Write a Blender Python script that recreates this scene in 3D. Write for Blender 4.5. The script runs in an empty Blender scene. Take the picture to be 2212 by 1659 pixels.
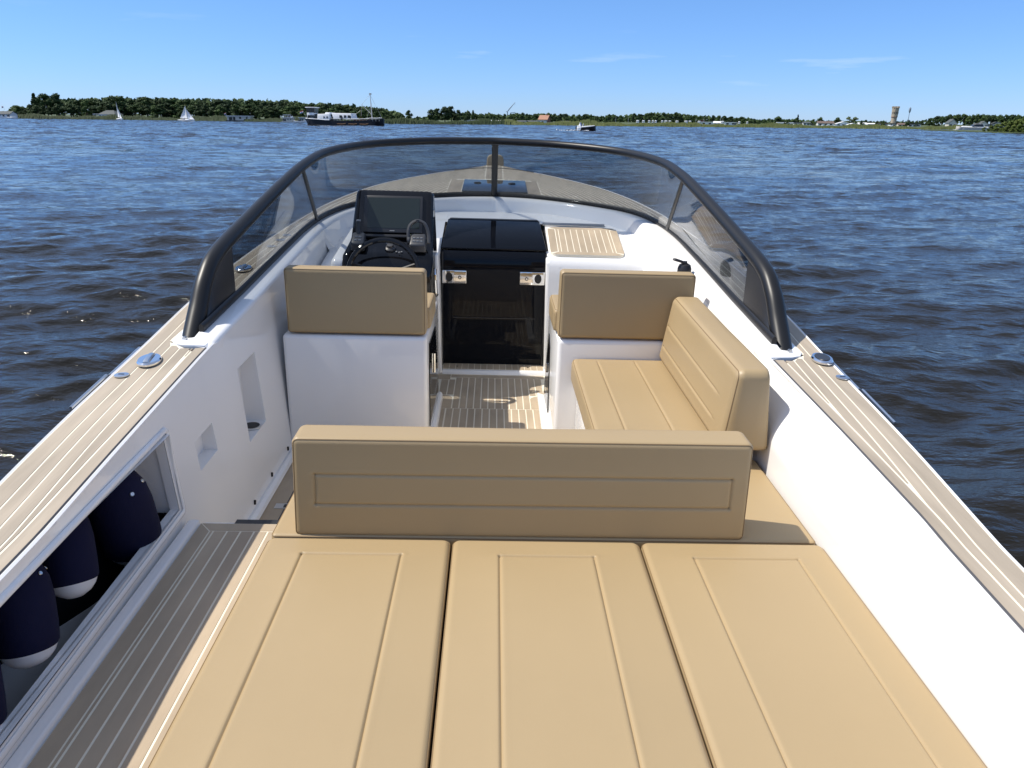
import bpy, bmesh, math, random
import numpy as np
from mathutils import Matrix, Vector

random.seed(7)
RNG = np.random.default_rng(7)
scene = bpy.context.scene
COL = scene.collection

# ---------------------------------------------------------------- camera, sky, sun
F_PX, CX, CY = 1600.0, 1106.0, 829.5
EYE_Z = 2.0                      # eye above the water
EYE_BOAT = np.array([0, 0, 1.54])  # eye above the cockpit floor, in the boat's own frame


def axes(pitch, roll, yaw):
    p, r, w = (math.radians(a) for a in (pitch, roll, yaw))
    f = np.array([math.sin(w) * math.cos(p), math.cos(w) * math.cos(p), -math.sin(p)])
    rt = np.array([math.cos(w), -math.sin(w), 0.0])
    up = np.cross(rt, f)
    c, s = math.cos(r), math.sin(r)
    return np.stack([rt, up, -f], 1) @ np.array([[c, -s, 0], [s, c, 0], [0, 0, 1]])


R_WORLD = axes(19.63, 0.68, 0.0)
R_BOAT = axes(20.18, 1.75, 1.8)
R_HEEL = R_WORLD @ R_BOAT.T       # attitude of the boat on the water (slight heel and bow-up trim)
BOAT = Matrix.Identity(4)
_t = np.array([0, 0, EYE_Z]) - R_HEEL @ EYE_BOAT
for i in range(3):
    for j in range(3):
        BOAT[i][j] = float(R_HEEL[i, j])
    BOAT[i][3] = float(_t[i])

cam = bpy.data.cameras.new('camera')
cam.sensor_width = 36.0
cam.lens = 36.0 * F_PX / 2212.0
cam.clip_start = 0.05
cam.clip_end = 20000
cam_ob = bpy.data.objects.new('camera', cam)
COL.objects.link(cam_ob)
m = Matrix.Identity(4)
for i in range(3):
    for j in range(3):
        m[i][j] = float(R_WORLD[i, j])
m[2][3] = EYE_Z
cam_ob.matrix_world = m
scene.camera = cam_ob

SUN_VEC = Vector((-0.67, 0.02, 1.0)).normalized()
SUN_EL = math.asin(SUN_VEC.z)
SUN_AZ = math.atan2(SUN_VEC.x, SUN_VEC.y)

world = bpy.data.worlds.new('World')
scene.world = world
world.use_nodes = True
wn = world.node_tree
wn.nodes.clear()
wo = wn.nodes.new('ShaderNodeOutputWorld')
wb = wn.nodes.new('ShaderNodeBackground')
sk = wn.nodes.new('ShaderNodeTexSky')
sk.sky_type = 'NISHITA'
sk.sun_disc = False
sk.sun_elevation = SUN_EL
sk.sun_rotation = SUN_AZ
sk.altitude = 800
sk.air_density = 1.0
sk.dust_density = 0.0
sk.ozone_density = 6.0
gi = wn.nodes.new('ShaderNodeNewGeometry')
tc = wn.nodes.new('ShaderNodeVectorMath')
tc.operation = 'SCALE'
tc.inputs['Scale'].default_value = -1.0
wn.links.new(gi.outputs['Incoming'], tc.inputs[0])
sx = wn.nodes.new('ShaderNodeSeparateXYZ')
wn.links.new(tc.outputs[0], sx.inputs[0])
# white balance of the sky: one smooth blue dome, slightly paler at the horizon
wbal = wn.nodes.new('ShaderNodeValToRGB')
WBAL = ((0.0, (0.205, 0.277, 0.455)), (0.139, (0.262, 0.335, 0.447)), (0.34, (0.68, 0.58, 0.54)), (0.70, (1.55, 1.02, 0.70)))
for i_, (p_, c_) in enumerate(WBAL):
    e_ = wbal.color_ramp.elements[i_] if i_ < 2 else wbal.color_ramp.elements.new(p_)
    e_.position = p_
    e_.color = (*c_, 1)
wn.links.new(sx.outputs['Z'], wbal.inputs[0])
hs = wn.nodes.new('ShaderNodeVectorMath')
hs.operation = 'MULTIPLY'
wn.links.new(wbal.outputs[0], hs.inputs[1])
wn.links.new(sk.outputs[0], hs.inputs[0])
wb.inputs['Strength'].default_value = 0.15
# a few faint wisps of cirrus low over the far shore
mp = wn.nodes.new('ShaderNodeMapping')
mp.inputs['Scale'].default_value = (5.0, 5.0, 46.0)
nz = wn.nodes.new('ShaderNodeTexNoise')
nz.inputs['Scale'].default_value = 1.0
nz.inputs['Detail'].default_value = 5
cr = wn.nodes.new('ShaderNodeValToRGB')
cr.color_ramp.elements[0].position = 0.62
cr.color_ramp.elements[1].position = 0.78
zr = wn.nodes.new('ShaderNodeValToRGB')
for pos, val in ((0.0, 0), (0.03, 0), (0.055, 1), (0.08, 0.6), (0.12, 0)):
    e = zr.color_ramp.elements[0] if pos == 0 else zr.color_ramp.elements.new(pos)
    e.position = pos
    e.color = (val, val, val, 1)
zr.color_ramp.elements[len(zr.color_ramp.elements) - 1].color = (0, 0, 0, 1)
ml = wn.nodes.new('ShaderNodeMath')
ml.operation = 'MULTIPLY'
m2 = wn.nodes.new('ShaderNodeMath')
m2.operation = 'MULTIPLY'
m2.inputs[1].default_value = 0.5
mx = wn.nodes.new('ShaderNodeMix')
mx.data_type = 'RGBA'
mx.inputs['B'].default_value = (2.7, 3.0, 3.3, 1)
L = wn.links.new
L(tc.outputs[0], mp.inputs[0]); L(mp.outputs[0], nz.inputs['Vector'])
L(nz.outputs['Fac'], cr.inputs[0])
L(sx.outputs['Z'], zr.inputs[0]); L(cr.outputs[0], ml.inputs[0]); L(zr.outputs[0], ml.inputs[1])
L(ml.outputs[0], m2.inputs[0]); L(m2.outputs[0], mx.inputs['Factor'])
L(hs.outputs[0], mx.inputs['A']); L(mx.outputs['Result'], wb.inputs['Color'])
L(wb.outputs[0], wo.inputs[0])

sun = bpy.data.lights.new('sun', 'SUN')
sun.energy = 2.4
sun.angle = math.radians(0.53)
sun.color = (1.0, 0.94, 0.84)
sun_ob = bpy.data.objects.new('sun', sun)
sun_ob.rotation_euler = (-SUN_VEC).to_track_quat('-Z', 'Y').to_euler()
sun_ob.location = (0, 0, 30)
COL.objects.link(sun_ob)

scene.view_settings.view_transform = 'Standard'
scene.view_settings.look = 'None'
scene.view_settings.exposure = 1.2
scene.view_settings.gamma = 1.0
scene.cycles.max_bounces = 10
scene.cycles.transparent_max_bounces = 12
scene.cycles.caustics_reflective = False
scene.cycles.caustics_refractive = False

# ---------------------------------------------------------------- helpers


def at(u, v, Y):
    """point seen at photo position (u, v) at depth Y metres ahead"""
    d = R_WORLD @ np.array([(u - CX) / F_PX, -(v - CY) / F_PX, -1.0])
    p = np.array([0, 0, EYE_Z]) + d * (Y / d[1])
    return p


def at_x(u, Y):
    return float(at(u, 258.9 + (u - 1106) * 0.0119, Y)[0])


class MB:
    """collects shapes and links them as ONE mesh object"""

    def __init__(s):
        s.v, s.f, s.n = [], [], 0

    def add(s, verts, faces):
        verts = np.asarray(verts, float).reshape(-1, 3)
        s.v.append(verts)
        b = s.n
        s.f.extend([tuple(i + b for i in f) for f in faces])
        s.n += len(verts)
        return s

    def hexa(s, c):  # c: 8 corners, 0-3 bottom ring ccw, 4-7 top ring
        return s.add(c, [(3, 2, 1, 0), (4, 5, 6, 7), (0, 1, 5, 4), (1, 2, 6, 5), (2, 3, 7, 6), (3, 0, 4, 7)])

    def box(s, x0, x1, y0, y1, z0, z1):
        return s.hexa([(x0, y0, z0), (x1, y0, z0), (x1, y1, z0), (x0, y1, z0), (x0, y0, z1), (x1, y0, z1), (x1, y1, z1), (x0, y1, z1)])

    def tube(s, pts, r, n=8, ry=None, cap=True, up=(0, 0, 1)):
        P = np.asarray(pts, float)
        r = np.broadcast_to(np.asarray(r, float), (len(P),))
        ry_ = r if ry is None else np.broadcast_to(np.asarray(ry, float), (len(P),))
        T = np.gradient(P, axis=0)
        T /= np.linalg.norm(T, axis=1)[:, None] + 1e-12
        u = np.array(up, float)
        if abs(np.dot(u, T[0])) > 0.95:
            u = np.array([1.0, 0, 0])
        V = []
        prev = None
        for i in range(len(P)):
            a = u if prev is None else prev
            a = a - T[i] * np.dot(a, T[i])
            a /= np.linalg.norm(a) + 1e-12
            prev = a
            b = np.cross(T[i], a)
            for k in range(n):
                t = 2 * math.pi * k / n
                V.append(P[i] + a * math.cos(t) * r[i] + b * math.sin(t) * ry_[i])
        Fs = []
        for i in range(len(P) - 1):
            for k in range(n):
                k2 = (k + 1) % n
                Fs.append((i * n + k, i * n + k2, (i + 1) * n + k2, (i + 1) * n + k))
        if cap:
            Fs.append(tuple(range(n - 1, -1, -1)))
            Fs.append(tuple((len(P) - 1) * n + k for k in range(n)))
        return s.add(V, Fs)

    def lathe(s, prof, n=16, mat=None, o=(0, 0, 0)):
        """profile of (radius, height) about z, optional 4x4"""
        V = []
        for (r_, z_) in prof:
            for k in range(n):
                t = 2 * math.pi * k / n
                V.append((r_ * math.cos(t), r_ * math.sin(t), z_))
        if mat is not None:
            V = [tuple(mat @ Vector(p)) for p in V]
        V = np.array(V) + np.array(o)
        Fs = []
        for i in range(len(prof) - 1):
            for k in range(n):
                k2 = (k + 1) % n
                Fs.append((i * n + k, i * n + k2, (i + 1) * n + k2, (i + 1) * n + k))
        Fs.append(tuple(range(n - 1, -1, -1)))
        Fs.append(tuple((len(prof) - 1) * n + k for k in range(n)))
        return s.add(V, Fs)

    def grid(s, G, flip=False, closed_u=False):
        G = np.asarray(G, float)
        a, b = G.shape[:2]
        Fs = []
        for i in range(a if closed_u else a - 1):
            for j in range(b - 1):
                i2 = (i + 1) % a
                q = (i * b + j, i2 * b + j, i2 * b + j + 1, i * b + j + 1)
                Fs.append(q[::-1] if flip else q)
        return s.add(G.reshape(-1, 3), Fs)

    def prism(s, poly, z0, z1, fn=None):
        """polygon in xy extruded z0..z1; fn maps (x,y,z) -> point"""
        n = len(poly)
        V = [(x, y, z0) for x, y in poly] + [(x, y, z1) for x, y in poly]
        if fn:
            V = [fn(*p) for p in V]
        Fs = [tuple(range(n - 1, -1, -1)), tuple(range(n, 2 * n))]
        Fs += [(i, (i + 1) % n, n + (i + 1) % n, n + i) for i in range(n)]
        return s.add(V, Fs)

    def build(s, name, mat, parent=None, angle=35, bevel=0, seg=3, matrix=None):
        me = bpy.data.meshes.new(name)
        V = np.concatenate(s.v) if s.v else np.zeros((0, 3))
        me.from_pydata([tuple(map(float, p)) for p in V], [], s.f)
        bm = bmesh.new()
        bm.from_mesh(me)
        if bevel:
            bmesh.ops.remove_doubles(bm, verts=bm.verts, dist=1e-5)
            ed = [e for e in bm.edges if len(e.link_faces) == 2 and e.calc_face_angle(0) > math.radians(20)]
            bmesh.ops.bevel(bm, geom=ed, offset=bevel, segments=seg, affect='EDGES', profile=0.5)
        bmesh.ops.recalc_face_normals(bm, faces=bm.faces) if bevel else None
        bm.to_mesh(me)
        bm.free()
        if angle:
            me.polygons.foreach_set('use_smooth', [True] * len(me.polygons))
            me.set_sharp_from_angle(angle=math.radians(angle))
        me.materials.append(mat)
        ob = bpy.data.objects.new(name, me)
        COL.objects.link(ob)
        if parent is not None:
            ob.parent = parent
        if matrix is not None:
            ob.matrix_world = matrix
        return ob


def tag(o, label=None, cat=None, group=None, kind=None):
    if label: o['label'] = label
    if cat: o['category'] = cat
    if group: o['group'] = group
    if kind: o['kind'] = kind
    return o


def empty(name, matrix=None, loc=None, rz=0, label=None, cat=None, group=None, kind=None):
    o = bpy.data.objects.new(name, None)
    o.empty_display_size = 0.2
    COL.objects.link(o)
    if matrix is not None:
        o.matrix_world = matrix
    if loc is not None:
        o.location = loc
        o.rotation_euler = (0, 0, rz)
    return tag(o, label, cat, group, kind)


def copy_tree(o, parent=None):
    c = o.copy()
    COL.objects.link(c)
    c.parent = parent
    for ch in list(o.children):
        copy_tree(ch, c)
    return c


def smooth_path(P, n):
    """Catmull-Rom resampling, n points per span"""
    P = np.asarray(P, float)
    Q = np.vstack([2 * P[0] - P[1], P, 2 * P[-1] - P[-2]])
    out = []
    for i in range(1, len(Q) - 2):
        p0, p1, p2, p3 = Q[i - 1], Q[i], Q[i + 1], Q[i + 2]
        for t in np.linspace(0, 1, n, endpoint=False):
            out.append(0.5 * ((2 * p1) + (-p0 + p2) * t + (2 * p0 - 5 * p1 + 4 * p2 - p3) * t * t + (-p0 + 3 * p1 - 3 * p2 + p3) * t ** 3))
    out.append(P[-1])
    return np.array(out)


def resample(P, s):
    """points at normalised arc lengths s"""
    P = np.asarray(P, float)
    d = np.concatenate([[0], np.cumsum(np.linalg.norm(np.diff(P, axis=0), axis=1))])
    d /= d[-1]
    return np.stack([np.interp(s, d, P[:, k]) for k in range(P.shape[1])], 1)


# ---------------------------------------------------------------- materials
def mat(name, color, rough=0.5, metal=0.0, spec=0.5, var=0.0, var_scale=3.0, var_map=(1, 1, 1), bump=0.0, bump_scale=200.0,
        bump_map=(1, 1, 1), rnd=0.0, coat=0.0, emit=None, bump2=0.0, bump2_scale=8.0, detail=4, rough_var=0.0, ior=None):
    ma = bpy.data.materials.new(name)
    ma.use_nodes = True
    nt = ma.node_tree
    b = nt.nodes['Principled BSDF']
    b.inputs['Base Color'].default_value = (*color, 1)
    b.inputs['Roughness'].default_value = rough
    b.inputs['Metallic'].default_value = metal
    b.inputs['Specular IOR Level'].default_value = spec
    b.inputs['Coat Weight'].default_value = coat
    b.inputs['Coat Roughness'].default_value = 0.04
    if ior: b.inputs['IOR'].default_value = ior
    tcn = nt.nodes.new('ShaderNodeTexCoord')
    lk = nt.links.new

    def noise(scale, mapping, det):
        mpn = nt.nodes.new('ShaderNodeMapping')
        mpn.inputs['Scale'].default_value = mapping
        n_ = nt.nodes.new('ShaderNodeTexNoise')
        n_.inputs['Scale'].default_value = scale
        n_.inputs['Detail'].default_value = det
        lk(tcn.outputs['Object'], mpn.inputs[0])
        lk(mpn.outputs[0], n_.inputs['Vector'])
        return n_.outputs['Fac']
    if var or rnd or rough_var:
        fac = None
        if var or rough_var:
            f0 = noise(var_scale, var_map, detail)
        if var:
            mr = nt.nodes.new('ShaderNodeMapRange')
            mr.inputs[1].default_value = 0.3
            mr.inputs[2].default_value = 0.7
            mr.inputs[3].default_value = 1 - var
            mr.inputs[4].default_value = 1 + var
            lk(f0, mr.inputs[0])
            fac = mr.outputs[0]
        if rough_var:
            mq = nt.nodes.new('ShaderNodeMapRange')
            mq.inputs[1].default_value = 0.3
            mq.inputs[2].default_value = 0.7
            mq.inputs[3].default_value = max(0.02, rough - rough_var)
            mq.inputs[4].default_value = rough + rough_var
            lk(f0, mq.inputs[0]); lk(mq.outputs[0], b.inputs['Roughness'])
        if rnd:
            oi = nt.nodes.new('ShaderNodeObjectInfo')
            mr2 = nt.nodes.new('ShaderNodeMapRange')
            mr2.inputs[3].default_value = 1 - rnd
            mr2.inputs[4].default_value = 1 + rnd
            lk(oi.outputs['Random'], mr2.inputs[0])
            if fac is None:
                fac = mr2.outputs[0]
            else:
                mm = nt.nodes.new('ShaderNodeMath')
                mm.operation = 'MULTIPLY'
                lk(fac, mm.inputs[0]); lk(mr2.outputs[0], mm.inputs[1])
                fac = mm.outputs[0]
        if fac is not None:
            vm = nt.nodes.new('ShaderNodeVectorMath')
            vm.operation = 'SCALE'
            vm.inputs[0].default_value = color
            lk(fac, vm.inputs['Scale'])
            lk(vm.outputs[0], b.inputs['Base Color'])
    last = None
    for (bs, sc, mpp, dist) in ((bump2, bump2_scale, (1, 1, 1), 0.02), (bump, bump_scale, bump_map, 0.002)):
        if bs:
            bn = nt.nodes.new('ShaderNodeBump')
            bn.inputs['Strength'].default_value = bs
            bn.inputs['Distance'].default_value = dist
            lk(noise(sc, mpp, 3), bn.inputs['Height'])
            if last is not None:
                lk(last, bn.inputs['Normal'])
            last = bn.outputs[0]
    if last is not None:
        lk(last, b.inputs['Normal'])
    if emit:
        b.inputs['Emission Color'].default_value = (*emit[0], 1)
        b.inputs['Emission Strength'].default_value = emit[1]
    return ma


def glass_mat(name, tint, refl_rough=0.0, strength=1.0):
    """thin tinted pane: see-through film plus Fresnel mirror"""
    ma = bpy.data.materials.new(name)
    ma.use_nodes = True
    nt = ma.node_tree
    nt.nodes.clear()
    o = nt.nodes.new('ShaderNodeOutputMaterial')
    tr = nt.nodes.new('ShaderNodeBsdfTransparent')
    tr.inputs[0].default_value = (*tint, 1)
    gl = nt.nodes.new('ShaderNodeBsdfGlossy')
    gl.inputs['Roughness'].default_value = refl_rough
    gl.inputs[0].default_value = (strength, strength, strength, 1)
    lw = nt.nodes.new('ShaderNodeLayerWeight')
    lw.inputs['Blend'].default_value = 0.5
    pw = nt.nodes.new('ShaderNodeMath'); pw.operation = 'POWER'; pw.inputs[1].default_value = 5.0
    fr = nt.nodes.new('ShaderNodeMath'); fr.operation = 'MULTIPLY_ADD'
    fr.inputs[1].default_value = 0.955; fr.inputs[2].default_value = 0.022
    nt.links.new(lw.outputs['Facing'], pw.inputs[0]); nt.links.new(pw.outputs[0], fr.inputs[0])
    mxs = nt.nodes.new('ShaderNodeMixShader')
    nt.links.new(fr.outputs[0], mxs.inputs[0])
    nt.links.new(tr.outputs[0], mxs.inputs[1])
    nt.links.new(gl.outputs[0], mxs.inputs[2])
    nt.links.new(mxs.outputs[0], o.inputs[0])
    return ma


M = {}
M['gel'] = mat('gelcoat', (0.84, 0.83, 0.815), rough=0.06, var=0.012, var_scale=1.5, bump2=0.012, bump2_scale=2.2)
M['leather'] = mat('tan_leather', (0.370, 0.272, 0.148), rough=0.46, spec=0.42, var=0.02, var_scale=2.5, bump=0.12, bump_scale=700, bump2=0.06, bump2_scale=5.0, rough_var=0.06)
M['piping'] = mat('tan_thread', (0.20, 0.13, 0.06), rough=0.6)
M['teak'] = mat('synthetic_teak', (0.375, 0.315, 0.240), rough=0.62, spec=0.3, var=0.17, var_scale=18, var_map=(1, 0.12, 1), rnd=0.05, bump=0.25, bump_scale=160, bump_map=(1, 0.1, 1), detail=8)
M['teak_floor'] = mat('synthetic_teak_floor', (0.43, 0.345, 0.245), rough=0.5, spec=0.35, var=0.16, var_scale=9, var_map=(1, 0.35, 1), rnd=0.05, bump=0.2, bump_scale=160, bump_map=(1, 0.1, 1), detail=8)
M['caulk'] = mat('cream_caulk', (0.78, 0.72, 0.58), rough=0.6)
M['seam'] = mat('dark_seam', (0.05, 0.05, 0.055), rough=0.6)
M['black'] = mat('black_powder_coat', (0.012, 0.0125, 0.014), rough=0.38, spec=0.32, bump=0.03, bump_scale=900)
M['gasket'] = mat('black_rubber', (0.008, 0.008, 0.009), rough=0.45)
M['gloss'] = mat('gloss_black', (0.007, 0.007, 0.008), rough=0.06, spec=0.35)
M['satin'] = mat('satin_black', (0.022, 0.022, 0.024), rough=0.4)
M['ctrl'] = mat('charcoal_plastic', (0.045, 0.046, 0.05), rough=0.4)
M['btn'] = mat('grey_print', (0.25, 0.26, 0.27), rough=0.5)
M['screen'] = mat('screen_glass', (0.020, 0.028, 0.027), rough=0.09, spec=0.4)
M['chrome'] = mat('polished_steel', (0.78, 0.78, 0.78), rough=0.07, metal=1.0, bump2=0.02, bump2_scale=30)
M['steel'] = mat('satin_steel', (0.62, 0.64, 0.66), rough=0.28, metal=1.0)
M['glass'] = glass_mat('tinted_acrylic', (0.59, 0.61, 0.625))
M['door'] = mat('smoked_door_glass', (0.004, 0.005, 0.008), rough=0.03, spec=0.18)
M['hatch'] = mat('deck_hatch_acrylic', (0.03, 0.04, 0.055), rough=0.06)
M['navy'] = mat('navy_fender_cloth', (0.007, 0.008, 0.032), rough=0.85, bump=0.25, bump_scale=500, spec=0.2)
M['fwhite'] = mat('white_fender_vinyl', (0.75, 0.75, 0.76), rough=0.35)
M['white'] = mat('white_paint', (0.84, 0.84, 0.83), rough=0.5, var=0.03)
M['sail'] = mat('sailcloth', (0.88, 0.88, 0.87), rough=0.7)
M['cream'] = mat('cream_paint', (0.62, 0.58, 0.50), rough=0.6, var=0.05)
M['hullblack'] = mat('black_hull_paint', (0.010, 0.010, 0.014), rough=0.45, spec=0.3)
M['window'] = mat('dark_window', (0.015, 0.018, 0.02), rough=0.1)
M['greyroof'] = mat('grey_roof', (0.075, 0.085, 0.085), rough=0.8, var=0.12)
M['brownroof'] = mat('brown_roof', (0.13, 0.09, 0.07), rough=0.8, var=0.12)
M['orange'] = mat('orange_tile', (0.36, 0.19, 0.125), rough=0.8, var=0.15)
M['brick'] = mat('red_brick', (0.27, 0.12, 0.08), rough=0.9, var=0.12)
M['stone'] = mat('tower_stone', (0.40, 0.33, 0.25), rough=0.9, var=0.1, var_scale=0.5)
M['wood'] = mat('varnished_wood', (0.14, 0.07, 0.03), rough=0.5)
M['mast'] = mat('grey_mast', (0.55, 0.54, 0.50), rough=0.5)
M['bark'] = mat('bark', (0.09, 0.07, 0.05), rough=0.9)
M['crane'] = mat('crane_steel', (0.22, 0.27, 0.33), rough=0.6)
M['red'] = mat('red_cloth', (0.5, 0.04, 0.04), rough=0.8)
M['blue'] = mat('blue_cloth', (0.04, 0.08, 0.3), rough=0.8)
M['land'] = mat('meadow', (0.055, 0.075, 0.022), rough=0.9, var=0.35, var_scale=0.08)
M['foam'] = mat('foam', (0.8, 0.82, 0.84), rough=0.8)


def leaf(name, c1, c2):
    ma = mat(name, c1, rough=0.75, spec=0.25)
    nt = ma.node_tree
    b = nt.nodes['Principled BSDF']
    oi = nt.nodes.new('ShaderNodeObjectInfo')
    tcn = nt.nodes.new('ShaderNodeTexCoord')
    n_ = nt.nodes.new('ShaderNodeTexNoise')
    n_.inputs['Scale'].default_value = 0.9
    n_.inputs['Detail'].default_value = 3
    nt.links.new(tcn.outputs['Object'], n_.inputs['Vector'])
    ad = nt.nodes.new('ShaderNodeMath'); ad.operation = 'MULTIPLY_ADD'
    ad.inputs[1].default_value = 0.8; ad.inputs[2].default_value = -0.35
    nt.links.new(oi.outputs['Random'], ad.inputs[0])
    a2 = nt.nodes.new('ShaderNodeMath'); a2.operation = 'ADD'; a2.use_clamp = True
    nt.links.new(ad.outputs[0], a2.inputs[0]); nt.links.new(n_.outputs['Fac'], a2.inputs[1])
    mxx = nt.nodes.new('ShaderNodeMix'); mxx.data_type = 'RGBA'
    mxx.inputs['A'].default_value = (*c1, 1); mxx.inputs['B'].default_value = (*c2, 1)
    nt.links.new(a2.outputs[0], mxx.inputs['Factor'])
    nt.links.new(mxx.outputs['Result'], b.inputs['Base Color'])
    return ma


M['leaf_dark'] = leaf('dark_foliage', (0.018, 0.036, 0.012), (0.045, 0.075, 0.020))
M['leaf_mid'] = leaf('mid_foliage', (0.030, 0.058, 0.016), (0.070, 0.110, 0.030))
M['leaf_pale'] = leaf('pale_foliage', (0.075, 0.110, 0.050), (0.125, 0.160, 0.075))
M['reed'] = leaf('reeds', (0.022, 0.040, 0.012), (0.050, 0.066, 0.020))
M['reed_light'] = leaf('light_reeds', (0.060, 0.085, 0.022), (0.150, 0.160, 0.055))
M['bush'] = leaf('bush_foliage', (0.060, 0.090, 0.016), (0.120, 0.150, 0.030))


# ---------------------------------------------------------------- water
def build_water():
    rr = [0.35]
    while rr[-1] < 9000:
        r_ = rr[-1]
        rr.append(r_ + (max(0.024, min(r_ * r_ / 1700.0 * 0.62, 0.75)) if r_ < 390 else r_ * 0.03))
    rr = np.array(rr)
    front = np.linspace(-math.radians(44), math.radians(44), 780)
    back = np.linspace(math.radians(44), 2 * math.pi - math.radians(44), 110)[1:-1]
    th = np.concatenate([front, back])
    nr, nt_ = len(rr), len(th)
    Rr, Th = np.meshgrid(rr, th, indexing='ij')
    X = Rr * np.sin(Th)
    Y = Rr * np.cos(Th)
    cell = np.maximum(np.gradient(rr)[:, None] * np.ones_like(Th), Rr * 0.0020)
    Z = np.zeros_like(X)
    g = np.random.default_rng(11)
    # wind chop, running roughly towards the boat with a spread of directions
    lam = np.concatenate([g.uniform(3.2, 7.0, 12), g.uniform(2.0, 3.2, 12), g.uniform(0.8, 2.0, 30), g.uniform(0.28, 0.8, 54)])
    for l in lam:
        a = math.radians(270 + 14 + g.normal(0, 30 if l < 0.8 else 24))
        k = 2 * math.pi / l
        steep = 0.019 if l > 2.0 else (0.031 if l > 0.8 else 0.038)
        amp = steep / k * 0.66
        ph = g.uniform(0, 6.28)
        s_ = k * (math.cos(a) * X + math.sin(a) * Y) + ph
        fade = np.clip((l / cell - 1.8) / 1.6, 0, 1) * (1 + 1.7 * np.clip((Rr - 30) / 90, 0, 1) * (l > 2.0))
        Z += amp * fade * (np.sin(s_) + 0.30 * np.cos(2 * s_) * (1 if l < 2.5 else 0.6))
    # gusts: patches of rougher and calmer water
    gust = 0.85 + 0.35 * np.sin(0.21 * X + 0.13 * Y + 1.0) * np.sin(0.17 * Y - 0.09 * X)
    Z *= gust
    V = np.stack([X, Y, Z], -1).reshape(-1, 3)
    i = np.arange(nr - 1)[:, None]
    j = np.arange(nt_)[None, :]
    j2 = (j + 1) % nt_
    q = np.stack([i * nt_ + j, i * nt_ + j2, (i + 1) * nt_ + j2, (i + 1) * nt_ + j], -1).reshape(-1, 4)[:, ::-1]
    me = bpy.data.meshes.new('water')
    me.vertices.add(len(V))
    me.vertices.foreach_set('co', V.astype(np.float32).ravel())
    me.loops.add(q.size)
    me.loops.foreach_set('vertex_index', q.astype(np.int32).ravel())
    me.polygons.add(len(q))
    me.polygons.foreach_set('loop_start', np.arange(0, q.size, 4, dtype=np.int32))
    me.polygons.foreach_set('use_smooth', np.ones(len(q), dtype=bool))
    me.update(calc_edges=True)
    ma = bpy.data.materials.new('lake_water')
    ma.use_nodes = True
    nt = ma.node_tree
    b = nt.nodes['Principled BSDF']
    b.inputs['Base Color'].default_value = (0.0125, 0.0112, 0.0088, 1)
    b.inputs['Roughness'].default_value = 0.06
    b.inputs['IOR'].default_value = 1.333
    b.inputs['Specular IOR Level'].default_value = 0.36
    b.inputs['Specular Tint'].default_value = (1.0, 0.95, 0.86, 1)
    tcn = nt.nodes.new('ShaderNodeTexCoord')
    last = None
    for sc, mp_, st, dist in ((3.6, (1.0, 2.2, 1.0), 0.6, 0.045), (13.0, (1.0, 1.9, 1.0), 0.55, 0.013)):
        mpn = nt.nodes.new('ShaderNodeMapping')
        mpn.inputs['Scale'].default_value = mp_
        mpn.inputs['Rotation'].default_value = (0, 0, math.radians(12))
        n_ = nt.nodes.new('ShaderNodeTexNoise')
        n_.inputs['Scale'].default_value = sc
        n_.inputs['Detail'].default_value = 4
        n_.inputs['Roughness'].default_value = 0.55
        bn = nt.nodes.new('ShaderNodeBump')
        bn.inputs['Strength'].default_value = st
        bn.inputs['Distance'].default_value = dist
        nt.links.new(tcn.outputs['Object'], mpn.inputs[0])
        nt.links.new(mpn.outputs[0], n_.inputs['Vector'])
        nt.links.new(n_.outputs['Fac'], bn.inputs['Height'])
        if last is not None:
            nt.links.new(last, bn.inputs['Normal'])
        last = bn.outputs[0]
    # slopes of the wavelets too small or too far for the mesh, added straight to the normal
    ln_ = nt.nodes.new('ShaderNodeVectorMath'); ln_.operation = 'LENGTH'
    nt.links.new(tcn.outputs['Object'], ln_.inputs[0])
    far_ = nt.nodes.new('ShaderNodeMapRange')     # the mesh carries the waves up to about 40 m
    far_.inputs[1].default_value = 10.0; far_.inputs[2].default_value = 75.0
    far_.inputs[3].default_value = 0.5; far_.inputs[4].default_value = 2.0
    nt.links.new(ln_.outputs['Value'], far_.inputs[0])
    for sc, ax_, ay_ in ((0.55, 0.40, 0.50), (1.9, 0.50, 0.75), (7.0, 0.45, 0.80)):
        mpn = nt.nodes.new('ShaderNodeMapping')
        mpn.inputs['Scale'].default_value = (1.0, 2.5, 1.0)
        mpn.inputs['Rotation'].default_value = (0, 0, math.radians(14))
        n_ = nt.nodes.new('ShaderNodeTexNoise')
        n_.inputs['Scale'].default_value = sc
        n_.inputs['Detail'].default_value = 3
        nt.links.new(tcn.outputs['Object'], mpn.inputs[0])
        nt.links.new(mpn.outputs[0], n_.inputs['Vector'])
        sb = nt.nodes.new('ShaderNodeVectorMath'); sb.operation = 'SUBTRACT'; sb.inputs[1].default_value = (0.5, 0.5, 0.5)
        ml_ = nt.nodes.new('ShaderNodeVectorMath'); ml_.operation = 'MULTIPLY'; ml_.inputs[1].default_value = (ax_, ay_, 0)
        ad = nt.nodes.new('ShaderNodeVectorMath'); ad.operation = 'ADD'
        nt.links.new(n_.outputs['Color'], sb.inputs[0])
        nt.links.new(sb.outputs[0], ml_.inputs[0])
        sl_ = nt.nodes.new('ShaderNodeVectorMath'); sl_.operation = 'SCALE'
        nt.links.new(ml_.outputs[0], sl_.inputs[0]); nt.links.new(far_.outputs[0], sl_.inputs['Scale'])
        nt.links.new(sl_.outputs[0], ad.inputs[0])
        nt.links.new(last, ad.inputs[1])
        last = ad.outputs[0]
    nn_ = nt.nodes.new('ShaderNodeVectorMath'); nn_.operation = 'NORMALIZE'
    nt.links.new(last, nn_.inputs[0])
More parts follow.
